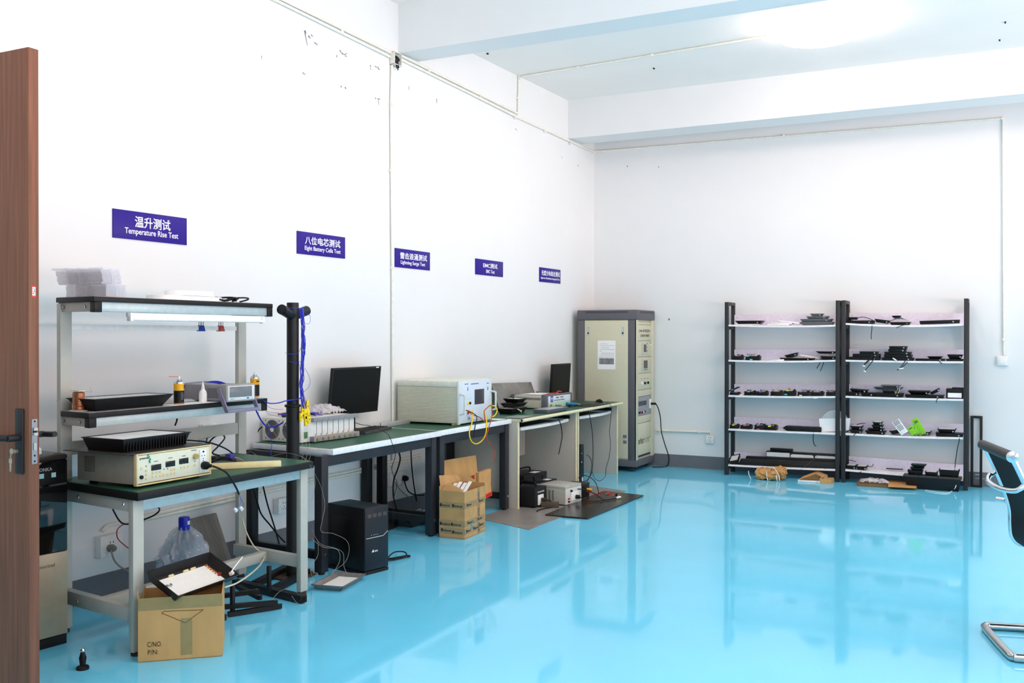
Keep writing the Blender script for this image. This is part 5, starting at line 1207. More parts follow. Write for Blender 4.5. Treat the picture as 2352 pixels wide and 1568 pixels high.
c('rack_panel', cbeige, (CX1-.022, CX1-.008, ya, yb, zv[0]+.002, 1.60), .001)
PN = []
for a, b in zip(zv, zv[1:]): PN.append(c('rack_panel', cbeige if a != zv[5] else M('psu_grey', (150, 152, 160), .4), (CX1-.022, CX1-.006, ya, yb, b+.0025, a-.0025), .001))
c('bottom_gap', M('slot_dark'), (CX1-.022, CX1-.015, ya, yb, .145, zv[-1]), 0)
xf = CX1-.006; yc = (ya+yb)/2; pw = yb-ya
lettering('lettering', 'GPM 系列光度计', M('dark_olive', (90, 86, 66), .5), PN[0], face_x(xf+.0003, yc, (zv[0]+zv[1])/2+.022), pw*.86, .034, .01, local=False)
lettering('lettering', 'GONIOPHOTOMETER', M('dark_olive'), PN[0], face_x(xf+.0003, yc+.01, (zv[0]+zv[1])/2-.03), pw*.68, .028, .01, local=False)
for k, i in ((0, 1), (1, 2)):
    zc_ = (zv[i]+zv[i+1])/2; h_ = (zv[i]-zv[i+1])
    o = MB().box(xf, xf+.012, yc-.085, yc+.085, zc_-h_*.36, zc_+h_*.36, .004).build('meter', M('meter_case', (196, 194, 178), .4), PN[i])
    MB().box(xf+.012, xf+.0128, yc-.065, yc+(.02 if k == 0 else .06), zc_-h_*.2, zc_+h_*.28).build('meter_screen', M('meter_dark', (74, 64, 68), .25), PN[i])
    for j in range(3): MB().box(xf+.012, xf+.013, yc+(.035 if k == 0 else -.05+.04*j), yc+(.055 if k == 0 else -.03+.04*j), zc_+(.05-.04*j if k == 0 else -h_*.31), zc_+(.065-.04*j if k == 0 else -h_*.25)).build('meter_key', dgray_m, PN[i])
MB().box(xf, xf+.0006, yb-.045, yb-.008, zv[1]-.06, zv[1]-.015).build('green_sticker', [M('sticker_green', (96, 196, 120), .5)], PN[1], flat=True)
MB().box(xf+.0006, xf+.0009, yb-.040, yb-.012, zv[1]-.055, zv[1]-.032).build('green_sticker_face', paper_m, PN[1], flat=True)
zc_ = (zv[3]+zv[4])/2
for k, y in enumerate((yc-.10, yc-.0, yc+.10)):
    m = MB(); m.cyl((xf, y, zc_-.02), (xf+.015, y, zc_-.02), .017 if k == 0 else .014, n=14); m.build('knob', white_m if k == 0 else black_m, PN[3])
    lettering('lettering', ('OUT', 'ZERO', 'RUN')[k], ink_m, PN[3], face_x(xf+.0003, y, zc_+.03), .035, .008, local=False)
z1, z0 = zv[5], zv[6]
MB().box(xf, xf+.001, ya+.02, yc+.06, z1-.10, z1-.05).build('psu_display', M('psu_dark', (60, 62, 70), .3), PN[5])
MB().box(xf, xf+.018, yb-.075, yb-.035, z0+.06, z1-.04, .003).build('power_socket', white_m, PN[5])
for k in range(5): MB().cyl((xf, ya+.03+.045*k, z0+.035), (xf+.014, ya+.03+.045*k, z0+.035), .011, n=10).build('terminal', (ink_m, red_m, ink_m, white_m, ink_m)[k], PN[5])
lettering('lettering', 'IN', M('dark_green', (44, 96, 70), .5), PN[8], face_x(xf+.0003, ya+.045, .31), .05, .045, .03, local=False)
lettering('lettering', 'V', M('dark_red'), PN[8], face_x(xf+.0003, ya+.088, .32), .035, .065, .03, local=False)
lettering('lettering', 'ENT', M('dark_green'), PN[8], face_x(xf+.0003, ya+.15, .31), .085, .045, .03, local=False)
lettering('lettering', 'FINE', M('light_green', (150, 176, 150), .5), PN[8], face_x(xf+.0003, ya+.245, .31), .10, .045, .0, local=False)
lettering('lettering', '创惠', M('light_green'), PN[8], face_x(xf+.0003, ya+.335, .312), .065, .045, .01, local=False)
for x in (CX0+.06, CX1-.07):
    for y in (CY0+.06, CY1-.06):
        m = MB(); m.cyl((x-.014, y, .028), (x+.014, y, .028), .028, n=16); m.box(x-.02, x+.02, y-.012, y+.012, .045, .056); m.build('caster', M('caster_dark', (50, 52, 54), .4), t)
p = spot(1393, 815, 1, CY0-.006)
t = thing('notice_sheet', 'white printed notice sheet taped to side of the tall cabinet', 'notice', (p.x, CY0-.0045, p.z))
q(t, 'sheet', paper_m, (-.103, .103, -.001, .0, -.155, .155), 0)
m = MB()
for k, (a, b) in enumerate(((-.07, .02), (-.075, .09), (-.06, .03), (-.07, .09), (-.08, -.06), (-.06, .09), (-.07, .09))): m.box(a, b, -.0016, -.001, .118-.02*k, .122-.02*k)
m.box(-.085, .085, -.0016, -.001, -.025, -.020); m.build('print_lines', M('print_grey', (176, 176, 180), .7), t, local=True, flat=True)
q(t, 'photo_print', M('photo_grey', (134, 134, 136), .6, var=.3, scale=24), (-.085, .085, -.0017, -.001, -.10, -.035), 0)
P0 = Vector((CX1+.012, yb-.055, (z0+z1)/2+.01))
t = thing('plug_lead', 'black plug and cable from cabinet front sagging to floor', 'power lead', P0)
MB().cyl(P0, P0+Vector((.05, .02, 0)), .013, n=12).build('plug', cable_m, t)
MB().tube(pts_of([tuple(P0+Vector((.05, .02, 0))), (1512, 938, 0, .84), (1517, 960, 0, .86), (1519, 990, 0, .87), (1527, 1020, 0, .9), (1536, 1050, 0, .92), (1532, 1070, 2, .008), (1515, 1072, 2, .008), (1498, 1072, 2, .008)]), .0055, 8).build('flex', cable_m, t)

# ================================================================== shelving racks at the back wall
RYF, RYB = 10.135, 10.425
lip_m = M('lilac_board', (226, 220, 238), .5); shelf_m = M('shelf_white', (240, 238, 240), .45); rackm = M('rack_steel', (46, 47, 49), .45)
def rack(label, x0, x1, ends, bottom=None):
    t = thing('shelving_rack', label, 'shelving', ((x0+x1)/2, (RYF+RYB)/2, 0), 0, 'black framed shelving racks')
    def bx(name, mat, b, bev=.002, parent=None): return MB().box(*b, bev).build(name, mat, parent or t)
    pw = .038
    for x in (x0, x1-pw):
        bx('front_post', rackm, (x, x+pw, RYF-.012, RYF+.028, 0, 1.81)); bx('rear_post', rackm, (x, x+pw, RYB-.04, RYB, 0, 1.81))
        bx('top_tie', rackm, (x, x+pw, RYF+.028, RYB-.04, 1.775, 1.81))
    L = []
    for k, (za, zb, sag) in enumerate(ends):
        fz = lambda u, za=za, zb=zb, sag=sag: za+(zb-za)*u-sag*4*u*(1-u)
        L.append(fz)
        n = 12; xa, xb = x0+pw+.001, x1-pw-.001; m = MB()
        for i in range(n):
            u0, u1 = i/n, (i+1)/n; X0, X1 = xa+(xb-xa)*u0, xa+(xb-xa)*u1; a, b = fz(u0), fz(u1)
            m.hexa([(X0, RYF-.004, a-.018), (X1, RYF-.004, b-.018), (X1, RYB-.045, b-.018), (X0, RYB-.045, a-.018), (X0, RYF-.004, a), (X1, RYF-.004, b), (X1, RYB-.045, b), (X0, RYB-.045, a)])
        bmesh.ops.remove_doubles(m.bm, verts=m.bm.verts, dist=1e-5); 
        bmesh.ops.delete(m.bm, geom=[f for f in m.bm.faces if abs(f.normal.x) > .9 and xa+.01 < f.calc_center_median().x < xb-.01], context='FACES')
        m.build('shelf', shelf_m, t)
        m = MB(); m.prism([(xa, RYB-.045, fz(0)-.018), (xb, RYB-.045, fz(1)-.018), (xb, RYB-.045, fz(1)+.105), (xa, RYB-.045, fz(0)+.105)], (0, .012, 0)); lp = m.build('back_board', lip_m, t, fix=True, flat=True)
        m = MB()
        for dz in (.03, .075): m.lathe([(.005, 0), (.005, .002)], n=8, X=tr(xa+.03, RYB-.045, fz(0)+dz) @ RX(pi/2))
        m.build('rivets', M('grey_ink'), lp)
        for x in (x0+.006, x1-pw+.006): bx('shelf_bearer', rackm, (x, x+.026, RYF+.028, RYB-.046, fz(0 if x < (x0+x1)/2 else 1)-.052, fz(0 if x < (x0+x1)/2 else 1)-.019))
    return t, L, x0+pw, x1-pw
zz = lambda u, v: spot(u, v, 1, RYF).z
E1 = [(zz(1672, a), zz(1920, b), s_) for a, b, s_ in ((745, 745.5, .010), (826, 826, .010), (907, 909.5, .006), (984, 994, .003), (1066, 1077, .004))]
E2 = [(zz(1945, a), zz(2212, b), s_) for a, b, s_ in ((741.5, 743, .018), (826, 829.5, .003), (909, 916, .004), (994.5, 1004, .008), (1077.5, 1100, .000))]
r1, L1, xa1, xb1 = rack('black framed white shelving rack, left one of the pair', 1.618, 2.772, E1)
r2, L2, xa2, xb2 = rack('black framed white shelving rack, right one of the pair', 2.790, 3.932, E2)
PXM = 241.0
def sh(level, u, side, yf=10.15):
    """place on a shelf: x under photo column u for a front face at depth yf, and the shelf's height there"""
    x = spot(u, 900, 1, yf).x
    L, a, b = (L1, xa1, xb1) if side == 0 else (L2, xa2, xb2)
    z = L[level](min(1, max(0, (x-a)/(b-a))))
    return min(max(x, a+.003), b-.003), z
LABC = {'cyan': M('label_cyan', (90, 206, 216), .5), 'blue': M('label_blue', (80, 130, 226), .5), 'yellow': M('label_yellow', (234, 226, 90), .5), 'red': M('label_red', (216, 70, 66), .5), 'white': paper_m}
HB = M('housing_black', (12, 12, 13), .42)
def driver(side, lvl, u0, u1, hp, label, labs=(), wires=True, flip=False):
    x0, z = sh(lvl, u0, side, 10.165); x1, _ = sh(lvl, u1, side, 10.165); z += .0012
    w = x1-x0; h = hp/PXM; y0 = 10.165
    t = thing('driver_box', label, 'driver box', ((x0+x1)/2, y0+.06, z), RND.uniform(-.06, .06), 'driver boxes on the left rack')
    MB().box(-w/2, w/2, -.05, .06, 0, h*.72, .004).build('case', HB, t, local=True)
    m = MB(); m.box(-w/2-.003, w/2+.003, -.053, .063, h*.60, h*.72, .002); m.box(-w/2-.004, w/2+.004, -.054, -.03, 0, h*.16, .001); m.build('flange', HB, t, local=True)
    MB().box(-w*.30, w*.22, -.03, .03, h*.72, h*.74).build('top_label', M('label_grey', (196, 196, 200), .5), t, local=True)
    for k, (fx, fz_, col) in enumerate(labs): MB().box(-w/2+w*fx, -w/2+w*fx+.028, -.0556, -.0535, h*fz_, h*fz_+.011).build('colour_label', LABC[col], t, local=True, flat=True)
    MB().box(w*.30, w*.46, -.02, .04, h*.72, h*.92, .002).build('terminal', HB, t, local=True)
    if wires:
        for k in range(3):
            a = RND.uniform(-.4, .4)*w
            MB().tube([(a, .0, h*.7), (a+RND.uniform(-.02, .02), -.02, h*(.95+.15*RND.random())), (a+RND.uniform(-.05, .05), .02, h*(.9+.1*RND.random())), (a+RND.uniform(-.03, .03), .03, h*.72)], .0022, 5, sub=4).build('lead', cable_m if k else (LABC['yellow'] if RND.random() < .4 else cable_m), t, local=True)
    return t
def lamp(side, lvl, u0, u1, hp, label, up=0, face=None, dep=.16, yf=10.155, fl=.018, mat=None, group='lamps on the shelving racks', gland=True, tilt=0, leads=(), lift=None, facing=0):
    """black flood lamp lying on a shelf (up = pixels above the shelf), tapered body and rim"""
    x0, z = sh(lvl, u0, side, yf); x1, _ = sh(lvl, u1, side, yf); z = sh(lvl, (u0+u1)/2, side, yf)[1]
    w = x1-x0; h = hp/PXM; z += .0012+up/PXM
    t = thing('flood_light', label, 'flood light', ((x0+x1)/2, yf+dep/2, z), 0, group)
    X = Matrix.Rotation(tilt, 4, 'Y') if tilt else Matrix()
    mb = mat or HB; fl = min(fl, w*.15)
    m = MB(); m.frus((-w/2+fl, w/2-fl, -dep/2+fl, dep/2-fl), (-w/2+.003, w/2-.003, -dep/2+.003, dep/2-.003), 0, h*.8, .002, X)
    m.build('housing', mb, t, local=True, fix=True)
    m = MB(); m.box(-w/2, w/2, -dep/2, dep/2, h*.8, h, .002, X); m.build('rim', mb, t, local=True)
    if face: MB().box(-w/2+.010, w/2-.010, -dep/2+.008, dep/2-.008, h, h+.001, 0, X).build('face', face, t, local=True)
    if gland:
        m = MB(); m.cyl(X @ Vector((w*.34, -dep/2+fl*.5, h*.45)), X @ Vector((w*.34, -dep/2-.004, h*.45)), .007, n=10); m.build('cable_gland', steel_m, t, local=True)
    for L in leads: MB().tube(pts_of(L), .0035, 6).build('lead', cable_m, t)
    return t
WF = M('lamp_face', (222, 222, 218), .35); GH = M('grey_housing', (116, 118, 120), .45, .3)
# --- left rack, top shelf
lamp(0, 0, 1688, 1749, 9, 'curved black lamp on top shelf of the left rack', 2, None, fl=.03)
tag(MB().box(*(lambda a, b: (a[0], b[0], 10.17, 10.28, a[1]+.001, a[1]+.008))(sh(0, 1690, 0), sh(0, 1742, 0))).build('thin_sheet', white_m, None, loc=(*sh(0, 1716, 0)[:1], 10.2, sh(0, 1716, 0)[1])), 'thin white sheet beneath the curved black lamp', 'sheet')
for k, (ua, ub, za, zb) in enumerate(((1762, 1812, 1, 1), (1771, 1818, 5.5, 3.2), (1787, 1836, 10.5, 4.5))):
    (x0, z), (x1, _) = sh(0, ua, 0, 10.17), sh(0, ub, 0, 10.17)
    t = thing('white_panel', ('lowest', 'middle', 'topmost')[k]+' of three fanned white panels on top shelf', 'panel', ((x0+x1)/2, 10.23, z), 0, 'white panels fanned out on the top shelf')  # plain white panel
    z = sh(0, (ua+ub)/2, 0)[1]; m = MB(); A, B = z+za/PXM, z+zb/PXM
    m.hexa([(x0, 10.165, A), (x1, 10.165, B), (x1, 10.29, B), (x0, 10.29, A), (x0, 10.165, A+.013), (x1, 10.165, B+.013), (x1, 10.29, B+.013), (x0, 10.29, A+.013)], .002); m.build('panel', white_m, t, fix=True)
for k, (u0, u1, up, hp) in enumerate(((1838, 1912, 0, 8), (1837, 1909, 8.3, 7), (1851, 1900, 15.6, 6), (1860, 1887, 21.9, 6.5))):
    lamp(0, 0, u0, u1, hp, ('lowest', 'second lowest', 'third', 'topmost smallest')[k]+' grey lamp of the pyramid stack on top shelf', up, None, mat=GH, group='grey lamps stacked on the top shelf', gland=k in (1, 2, 3))
# --- left rack, second shelf
driver(0, 1, 1680, 1704, 13, 'plain black driver box at left end of second shelf')
driver(0, 1, 1711, 1743, 14, 'black driver box with two cyan labels on second shelf', ((.05, .62, 'cyan'), (.32, .02, 'cyan')))
(x0, z), (x1, _) = sh(1, 1768, 0), sh(1, 1800, 0)
t = thing('white_sheet', 'thin white sheet left of black lamps on second shelf', 'sheet', (x0, 10.2, z)); MB().hexa([(x0, 10.15, z+.001), (x1, 10.15, z+.001), (x1, 10.3, z+.001), (x0, 10.3, z+.001), (x0, 10.15, z+.003), (x1, 10.15, z+.018), (x1, 10.3, z+.018), (x0, 10.3, z+.003)]).build('sheet', paper_m, t)
lamp(0, 1, 1790, 1868, 6.5, 'long low black lamp with pale face on second shelf', 0, WF, fl=.02)
lamp(0, 1, 1803, 1832, 9, 'black lamp tilted on top of the long low one', 7.5, None, tilt=-.25, dep=.11, yf=10.17)
(x0, z), (x1, _) = sh(1, 1833, 0), sh(1, 1879, 0)
t = thing('white_panel', 'slanting white panel beside the tilted lamp on second shelf', 'panel', (x0, 10.25, z)); MB().hexa([(x0, 10.26, z+.048), (x1, 10.26, z+.014), (x1, 10.33, z+.014), (x0, 10.33, z+.048), (x0, 10.26, z+.062), (x1, 10.26, z+.03), (x1, 10.33, z+.03), (x0, 10.33, z+.062)]).build('panel', white_m, t)  # another plain white panel, slanting
lamp(0, 1, 1884, 1922, 9, 'lower black lamp at right end of second shelf', 0, WF, leads=([(1888, 822, 1, 10.15), (1882, 835, 1, 10.13), (1876, 846, 1, 10.125)], [(1892, 825, 1, 10.15), (1890, 838, 1, 10.125), (1884, 852, 1, 10.125)]))
lamp(0, 1, 1873, 1921, 6, 'upper black lamp at right end of second shelf', 15, paper_m, yf=10.17, fl=.03)
(x0, z), (x1, _) = sh(1, 1880, 0), sh(1, 1920, 0)
m = MB(); m.grid(lambda u, v: Vector((x0+(x1-x0)*u, 10.16+.12*v, z+.042+.012*math.sin(5*u)+.006*math.sin(9*v))), 10, 5, .003); tag(m.build('foam_wrap', paper_m, None, loc=((x0+x1)/2, 10.2, z+.04), fix=True), 'crumpled white foam between the two black lamps', 'packing foam')
# --- left rack, third shelf
driver(0, 2, 1672, 1696, 8, 'low black driver at left end of third shelf', (), False)
x0, z = sh(2, 1672, 0); t = thing('driver_lid', 'tilted black lid with blue label on the low driver', 'lid', (x0, 10.2, z+.03)); X = tr(x0+.002, 10.2, z+.036) @ RY(-.42)  # loose lid lying tilted on the low driver
MB().box(0, .10, -.05, .05, 0, .012, .002, X).build('lid', HB, t); MB().box(.025, .05, -.0512, -.0502, .0, .011, 0, X).build('colour_label', LABC['blue'], t)
t = thing('white_scrap', 'small white scraps right of the low driver on third shelf', 'scrap', (*sh(2, 1700, 0)[:1], 10.2, sh(2, 1700, 0)[1])); MB().box(-.02, .02, -.02, .02, .001, .008, .002, rotz(.4)).build('scrap', paper_m, t, local=True)
for u0, u1, hp, lab, labs in ((1709, 1733, 13, 'first full driver box on third shelf, cyan label', ((.30, .62, 'cyan'),)), (1737, 1761, 13, 'driver box with single blue label on third shelf', ((.25, .64, 'blue'),)),
        (1769, 1795, 14, 'unlabelled driver box left of the two tone one, third shelf', ()), (1799, 1825, 17, 'tall driver box with yellow and cyan labels', ((.22, .72, 'yellow'), (.08, .14, 'cyan'))),
        (1831, 1857, 14, 'driver box with blue and yellow labels on third shelf', ((.15, .68, 'blue'), (.15, .02, 'yellow'))), (1861, 1889, 13, 'unlabelled driver box above the white tape, third shelf', ()), (1897, 1921, 13, 'driver box partly behind the post, third shelf', ())):
    driver(0, 2, u0, u1, hp, lab, labs)
x0, z = sh(2, 1866, 0); t = thing('white_tape', 'scrap of white tape on front edge of third shelf', 'tape', (x0, RYF-.006, z)); MB().prism([(0, 0, -.002), (.055, 0, -.002), (.05, 0, -.018), (.03, 0, -.024), (.01, 0, -.016)], (0, -.002, 0)).build('tape', paper_m, t, local=True, fix=True)
# --- left rack, fourth shelf
for u0, u1, hp, lab, labs in ((1672, 1694, 12, 'driver box with yellow label at left end of fourth shelf', ((.28, .60, 'yellow'),)), (1700, 1724, 12, 'driver box with red label on fourth shelf', ((.28, .60, 'red'),)),
        (1732, 1755, 15, 'driver box with blue and red labels on fourth shelf', ((.22, .62, 'blue'), (.25, .02, 'red'))), (1757, 1782, 14, 'driver box with yellow label, right end of fourth shelf row', ((.28, .58, 'yellow'),))): driver(0, 3, u0, u1, hp, lab, labs)
(x0, z), (x1, _) = sh(3, 1797, 0), sh(3, 1886, 0)
t = thing('linear_light', 'long glossy black linear lamp with pointed end on fourth shelf', 'linear light', ((x0+x1)/2, 10.2, z))
y0 = 10.16; m = MB(); xm = x0+.045; m.prism([(x0, y0, z+.030), (xm, y0, z+.002), (x1, y0, z+.002), (x1, y0, z+.054), (xm-.01, y0, z+.054)], (0, .10, 0)); m.build('body', M('gloss_black', (22, 22, 23), .18), t, fix=True)
m = MB(); m.cyl((xm, y0+.01, z+.032), (x1, y0+.01, z+.032), .018, n=14); m.build('tube', MATS['gloss_black'], t)
MB().tube(pts_of([(1870, 990, 1, 10.155), (1868, 1000, 1, 10.12), (1868, 1012, 1, 10.12), (1871, 1022, 1, 10.12), (1875, 1024, 1, 10.12)]), .004, 7).build('lead', cable_m, t)
# white paper sheets and clear disc across the posts
P = [spot(*k, 1, 10.185) for k in ((1884, 992), (1950, 988), (1953, 960), (1881, 961))]
t = thing('paper_sheet', 'white paper sheet hanging across the middle posts of racks', 'paper', ((P[0]+P[1])/2)); MB().prism(P, (0, .004, 0)).build('sheet', paper_m, t, fix=True, flat=True)
p = spot(1918, 972, 1, 10.197); t = thing('clear_disc', 'clear plastic disc standing behind the white paper', 'disc', p)
MB().lathe([(.135, 0), (.135, .003), (.128, .003)], n=40, X=RX(pi/2)).build('disc', M('clear_plastic', (226, 230, 232), .1, alpha=.35, spec=.8), t, local=True)
# --- left rack, bottom shelf
x0, z = sh(4, 1672, 0); t = thing('flood_light', 'small tilted lamp with white face, bottom shelf left end', 'flood light', (x0+.06, 10.2, z+.002), 0, 'lamps on the shelving racks')
X = tr(0, 0, .035) @ RX(.5) @ RY(-.30); tray_lamp(t, .12, .11, .035, .012, HB, WF, X=X); MB().box(-.05, .05, -.04, .04, 0, .022, .003).build('bracket', HB, t, local=True)
def long_bar(label, u0, u1, z0, h, y0, dep, mat=HB, cut=.03, name='linear_light', lvl=4):
    (a, za), (b, zb) = sh(lvl, u0, 0, y0), sh(lvl, u1, 0, y0)
    t = thing(name, label, 'linear light', ((a+b)/2, y0+dep/2, (za+zb)/2+z0))
    m = MB(); m.hexa([(a, y0, za+z0+.0012), (b, y0, zb+z0+.0012), (b, y0+dep, zb+z0+.0012), (a, y0+dep, za+z0+.0012), (a+cut, y0, za+z0+h), (b, y0, zb+z0+h), (b, y0+dep, zb+z0+h), (a+cut, y0+dep, za+z0+h)], .002); m.build('body', mat, t, fix=True)
    return t, a, b, za, zb
t, a, b, za, zb = long_bar('long black channel lamp along front of bottom shelf', 1695, 1921, 0, .062, 10.15, .07, M('channel_black', (30, 30, 31), .4))
MB().box(a+.05, b-.01, 10.149, 10.1505, (za+zb)/2+.03, (za+zb)/2+.034).build('groove', M('groove_grey', (56, 56, 58), .4), t)
t, a, b, za, zb = long_bar('second black channel lamp behind the front one, bottom shelf', 1708, 1921, 0, .085, 10.235, .04, HB)
(a, za), (b, zb) = sh(4, 1760, 0, 10.28), sh(4, 1921, 0, 10.28)
t = thing('flood_light', 'long black lamp with three white panels along the bottom shelf', 'flood light', ((a+b)/2, 10.30, za), 0)
zt = (za+zb)/2; MB().box(a, b, 10.28, 10.36, zt+.004, zt+.135, .003).build('housing', HB, t)
for k, (ua, ub) in enumerate(((1761, 1814), (1816, 1869), (1872, 1920))):
    A, B = sh(4, ua, 0, 10.275)[0], sh(4, ub, 0, 10.275)[0]
    if k == 0: MB().box(A, B, 10.277, 10.28, zt+.082, zt+.125).build('panel', M('grid_panel', (232, 234, 236), .4), t)
    else:
        r = .019; n = 8; zc_ = zt+.097; ring = [Vector((B-r+r*math.cos(a_), 10.277, zc_+r*math.sin(a_))) for a_ in [-pi/2+pi*i/n for i in range(n+1)]]+[Vector((A+r+r*math.cos(a_), 10.277, zc_+r*math.sin(a_))) for a_ in [pi/2+pi*i/n for i in range(n+1)]]
        MB().prism(ring, (0, .003, 0)).build('panel', white_m, t, fix=True)
(a, za), (b, _) = sh(4, 1769, 0, 10.30), sh(4, 1820, 0, 10.30)
tag(MB().box(a, b, 10.30, 10.355, zt+.1355, zt+.165, .002).build('black_strip', HB, None, loc=((a+b)/2, 10.33, zt+.1355)), 'short black strip lying on the long panel lamp', 'strip')
cable('wire', 'thin brown wire trailing over bottom shelf of left rack', [(1886, 1037, 1, 10.26), (1872, 1052, 1, 10.14), (1855, 1066, 1, 10.13), (1840, 1077, 1, 10.125), (1832, 1080, 1, 10.125)], .0012, M('brown_wire'), 'wire', 5)
# --- under the left rack: kraft bundles
def kraft(label, u0, u1, vb, h, y0, seed, parts):
    a, b = spot(u0, vb, 2, 0), spot(u1, vb, 2, 0); t = thing('paper_bundle', label, 'paper bundle', ((a.x+b.x)/2, a.y+.08, 0))
    w = b.x-a.x
    def f(u, v):
        th_ = 2*pi*u; cx = math.cos(th_); sx = math.sin(th_)
        k = 1+.10*math.sin(5*th_+seed)+.07*math.sin(9*th_+3*v*6+seed)
        ph = pi*v
        return Vector((w/2*k*cx*math.sin(ph)**.6, .10*k*sx*math.sin(ph)**.6, h/2*(1-math.cos(ph))*(1+.18*math.sin(2.2*th_+seed)*math.sin(ph))))
    crumple(MB().grid(f, 34, 14), .016, int(seed*10), .001).build('paper', kraft_m, t, local=True, fix=True, flat=True)
    for x in parts: MB().tube([(x*w, -.105, .004), (x*w-.01, -.105, h*.45), (x*w-.02, -.06, h*.95)], .004, 6).build('string', white_m, t, local=True)
    return t, w
t, w = kraft('crumpled kraft paper bundle with white ties under left rack', 1731, 1806, 1101, .105, 10.03, 1.3, (.0, .32))
crumple(MB().ball((.10, 0, .085), .055, 1.25, 1.2, .95, n=26), .014, 5, .002).build('paper', kraft_m, t, local=True, flat=True)
MB().tube([(-.17, -.10, .004), (-.19, -.10, .05), (-.20, -.08, .085)], .0035, 6).build('string', white_m, t, local=True)
MB().tube([(.05, -.09, .14), (.08, -.10, .11), (.11, -.11, .06), (.12, -.115, .01)], .0035, 6).build('string', white_m, t, local=True)
a, b = spot(1832, 1106, 2, 0), spot(1905, 1110, 2, 0)
t = thing('paper_bundle', 'flat kraft wrapped white boards with strap under left rack', 'paper bundle', ((a.x+b.x)/2, a.y+.1, 0)); w = b.x-a.x; cx = (a.x+b.x)/2; y0 = a.y
MB().box(a.x, b.x, y0, y0+.18, .001, .018, .003).build('board', white_m, t)
m = MB(); m.prism([(a.x+.01, y0+.01, .02), (b.x-.13, y0+.02, .088), (b.x-.02, y0+.05, .03), (b.x-.04, y0+.17, .06), (b.x-.14, y0+.19, .095), (a.x+.03, y0+.18, .035)], (0, 0, .004)); m.build('paper_fold', kraft_m, t, fix=True)
m = MB(); m.prism([(b.x-.085, y0-.004, .001), (b.x+.02, y0-.004, .001), (b.x+.03, y0+.12, .001), (b.x-.01, y0+.12, .001)], (0, 0, .045)); m.build('paper_corner', kraft_m, t, fix=True)
MB().tube([(cx+.03, y0-.004, .003), (cx+.05, y0+.0, .022), (cx+.09, y0+.06, .075)], .004, 6).build('strap', M('grey_strap', (180, 180, 178), .5), t)

# --- right rack
G = 'lamps on the shelving racks'
lamp(1, 0, 1944, 2006, 8, 'flat black lamp at left end of right rack top shelf', 0, None, fl=.004, leads=([(1948, 733, 1, 10.2), (1962, 731, 1, 10.16), (1984, 728, 1, 10.16), (2004, 735, 1, 10.17), (2008, 740, 1, 10.18)], [(2003, 741, 1, 10.15), (2002.5, 755, 1, 10.12), (2001, 770, 1, 10.12), (2001.5, 779, 1, 10.12)]))
m = MB(); x0, z = sh(0, 1949, 1); 
t = thing('lamp_bracket', 'small black bracket lump behind the flat lamp, top shelf', 'bracket', (x0+.02, 10.25, z)); MB().box(-.04, .05, -.03, .04, .036, .062, .006).build('block', HB, t, local=True); MB().cyl((-.02, 0, 0), (-.02, 0, .04), .012, n=10).build('post', HB, t, local=True)
lamp(1, 0, 2007, 2041, 8, 'tilted lamp with pale face on right rack top shelf', 4, WF, tilt=.14)
lamp(1, 0, 2042, 2090, 7, 'lower lamp under the plastic wrap, right top shelf', 0, None)
lamp(1, 0, 2047, 2068, 5, 'small lamp on top of plastic wrap, right top shelf', 17, None, fl=.02, gland=False, dep=.12)
x0, z = sh(0, 2042, 1); x1, _ = sh(0, 2084, 1)
m = MB(); m.grid(lambda u, v: Vector((x0+(x1-x0)*u, 10.15+.16*v, z+.032+.035*math.sin(pi*u)**.7*(1+.18*math.sin(21*u+9*v)+.15*math.sin(25*v-8*u)))), 18, 12); tag(m.build('plastic_wrap', M('wrap_grey', (170, 170, 174), .12, alpha=.6, spec=.9, var=.3, scale=60), None, loc=((x0+x1)/2, 10.2, z+.03)), 'grey plastic wrap around lamps on right top shelf', 'plastic wrap')
cable('cable', 'short black cable end over right rack top shelf edge', [(2086, 740, 1, 10.14), (2078, 745, 1, 10.12), (2070, 748, 1, 10.12), (2058, 753, 1, 10.12)], .003)
lamp(1, 0, 2111, 2204, 8, 'very long black lamp at right end of top shelf', 2, None, fl=.006, tilt=-.03)
for k, (u0, u1, up, hp) in enumerate(((1943, 2020, 0, 7), (1957, 2020, 7.4, 7), (1973, 2015, 14.8, 5.5))):
    lamp(1, 1, u0, u1, hp, ('lowest', 'middle', 'topmost')[k]+' black lamp of left stack, right rack second shelf', up, None, fl=.005, leads=([[(2003, 818, 1, 10.145), (1996, 828, 1, 10.12), (1984, 838, 1, 10.12), (1982, 841, 1, 10.12)]], [[(2010, 817, 1, 10.145), (2002, 832, 1, 10.12), (1986, 851, 1, 10.12)]], [[(2006, 812, 1, 10.15), (1999, 822, 1, 10.12), (1985, 836, 1, 10.12)]])[k])
for k, (u, v) in enumerate(((1982, 839), (1986, 852), (2003, 839))): pass
for k, (u0, u1, up, hp) in enumerate(((2024, 2098, 0, 6.5), (2029, 2094, 6.9, 6.5), (2030, 2092, 13.8, 6.5), (2039, 2080, 20.7, 6), (2041, 2082, 27.1, 6.5))):
    lamp(1, 1, u0, u1, hp, ('lowest', 'second', 'third', 'fourth', 'topmost')[k]+' black lamp of five high stack, right rack second shelf', up, None, fl=.005, leads=([[(2087, 827, 1, 10.145), (2080, 836, 1, 10.12), (2068, 846, 1, 10.12), (2060, 850, 1, 10.12)]], [[(2083, 820, 1, 10.145), (2076, 834, 1, 10.12), (2064, 848, 1, 10.12)]], [], [[(2072, 806, 1, 10.145), (2064, 818, 1, 10.13), (2056, 826, 1, 10.125)]], [])[k])
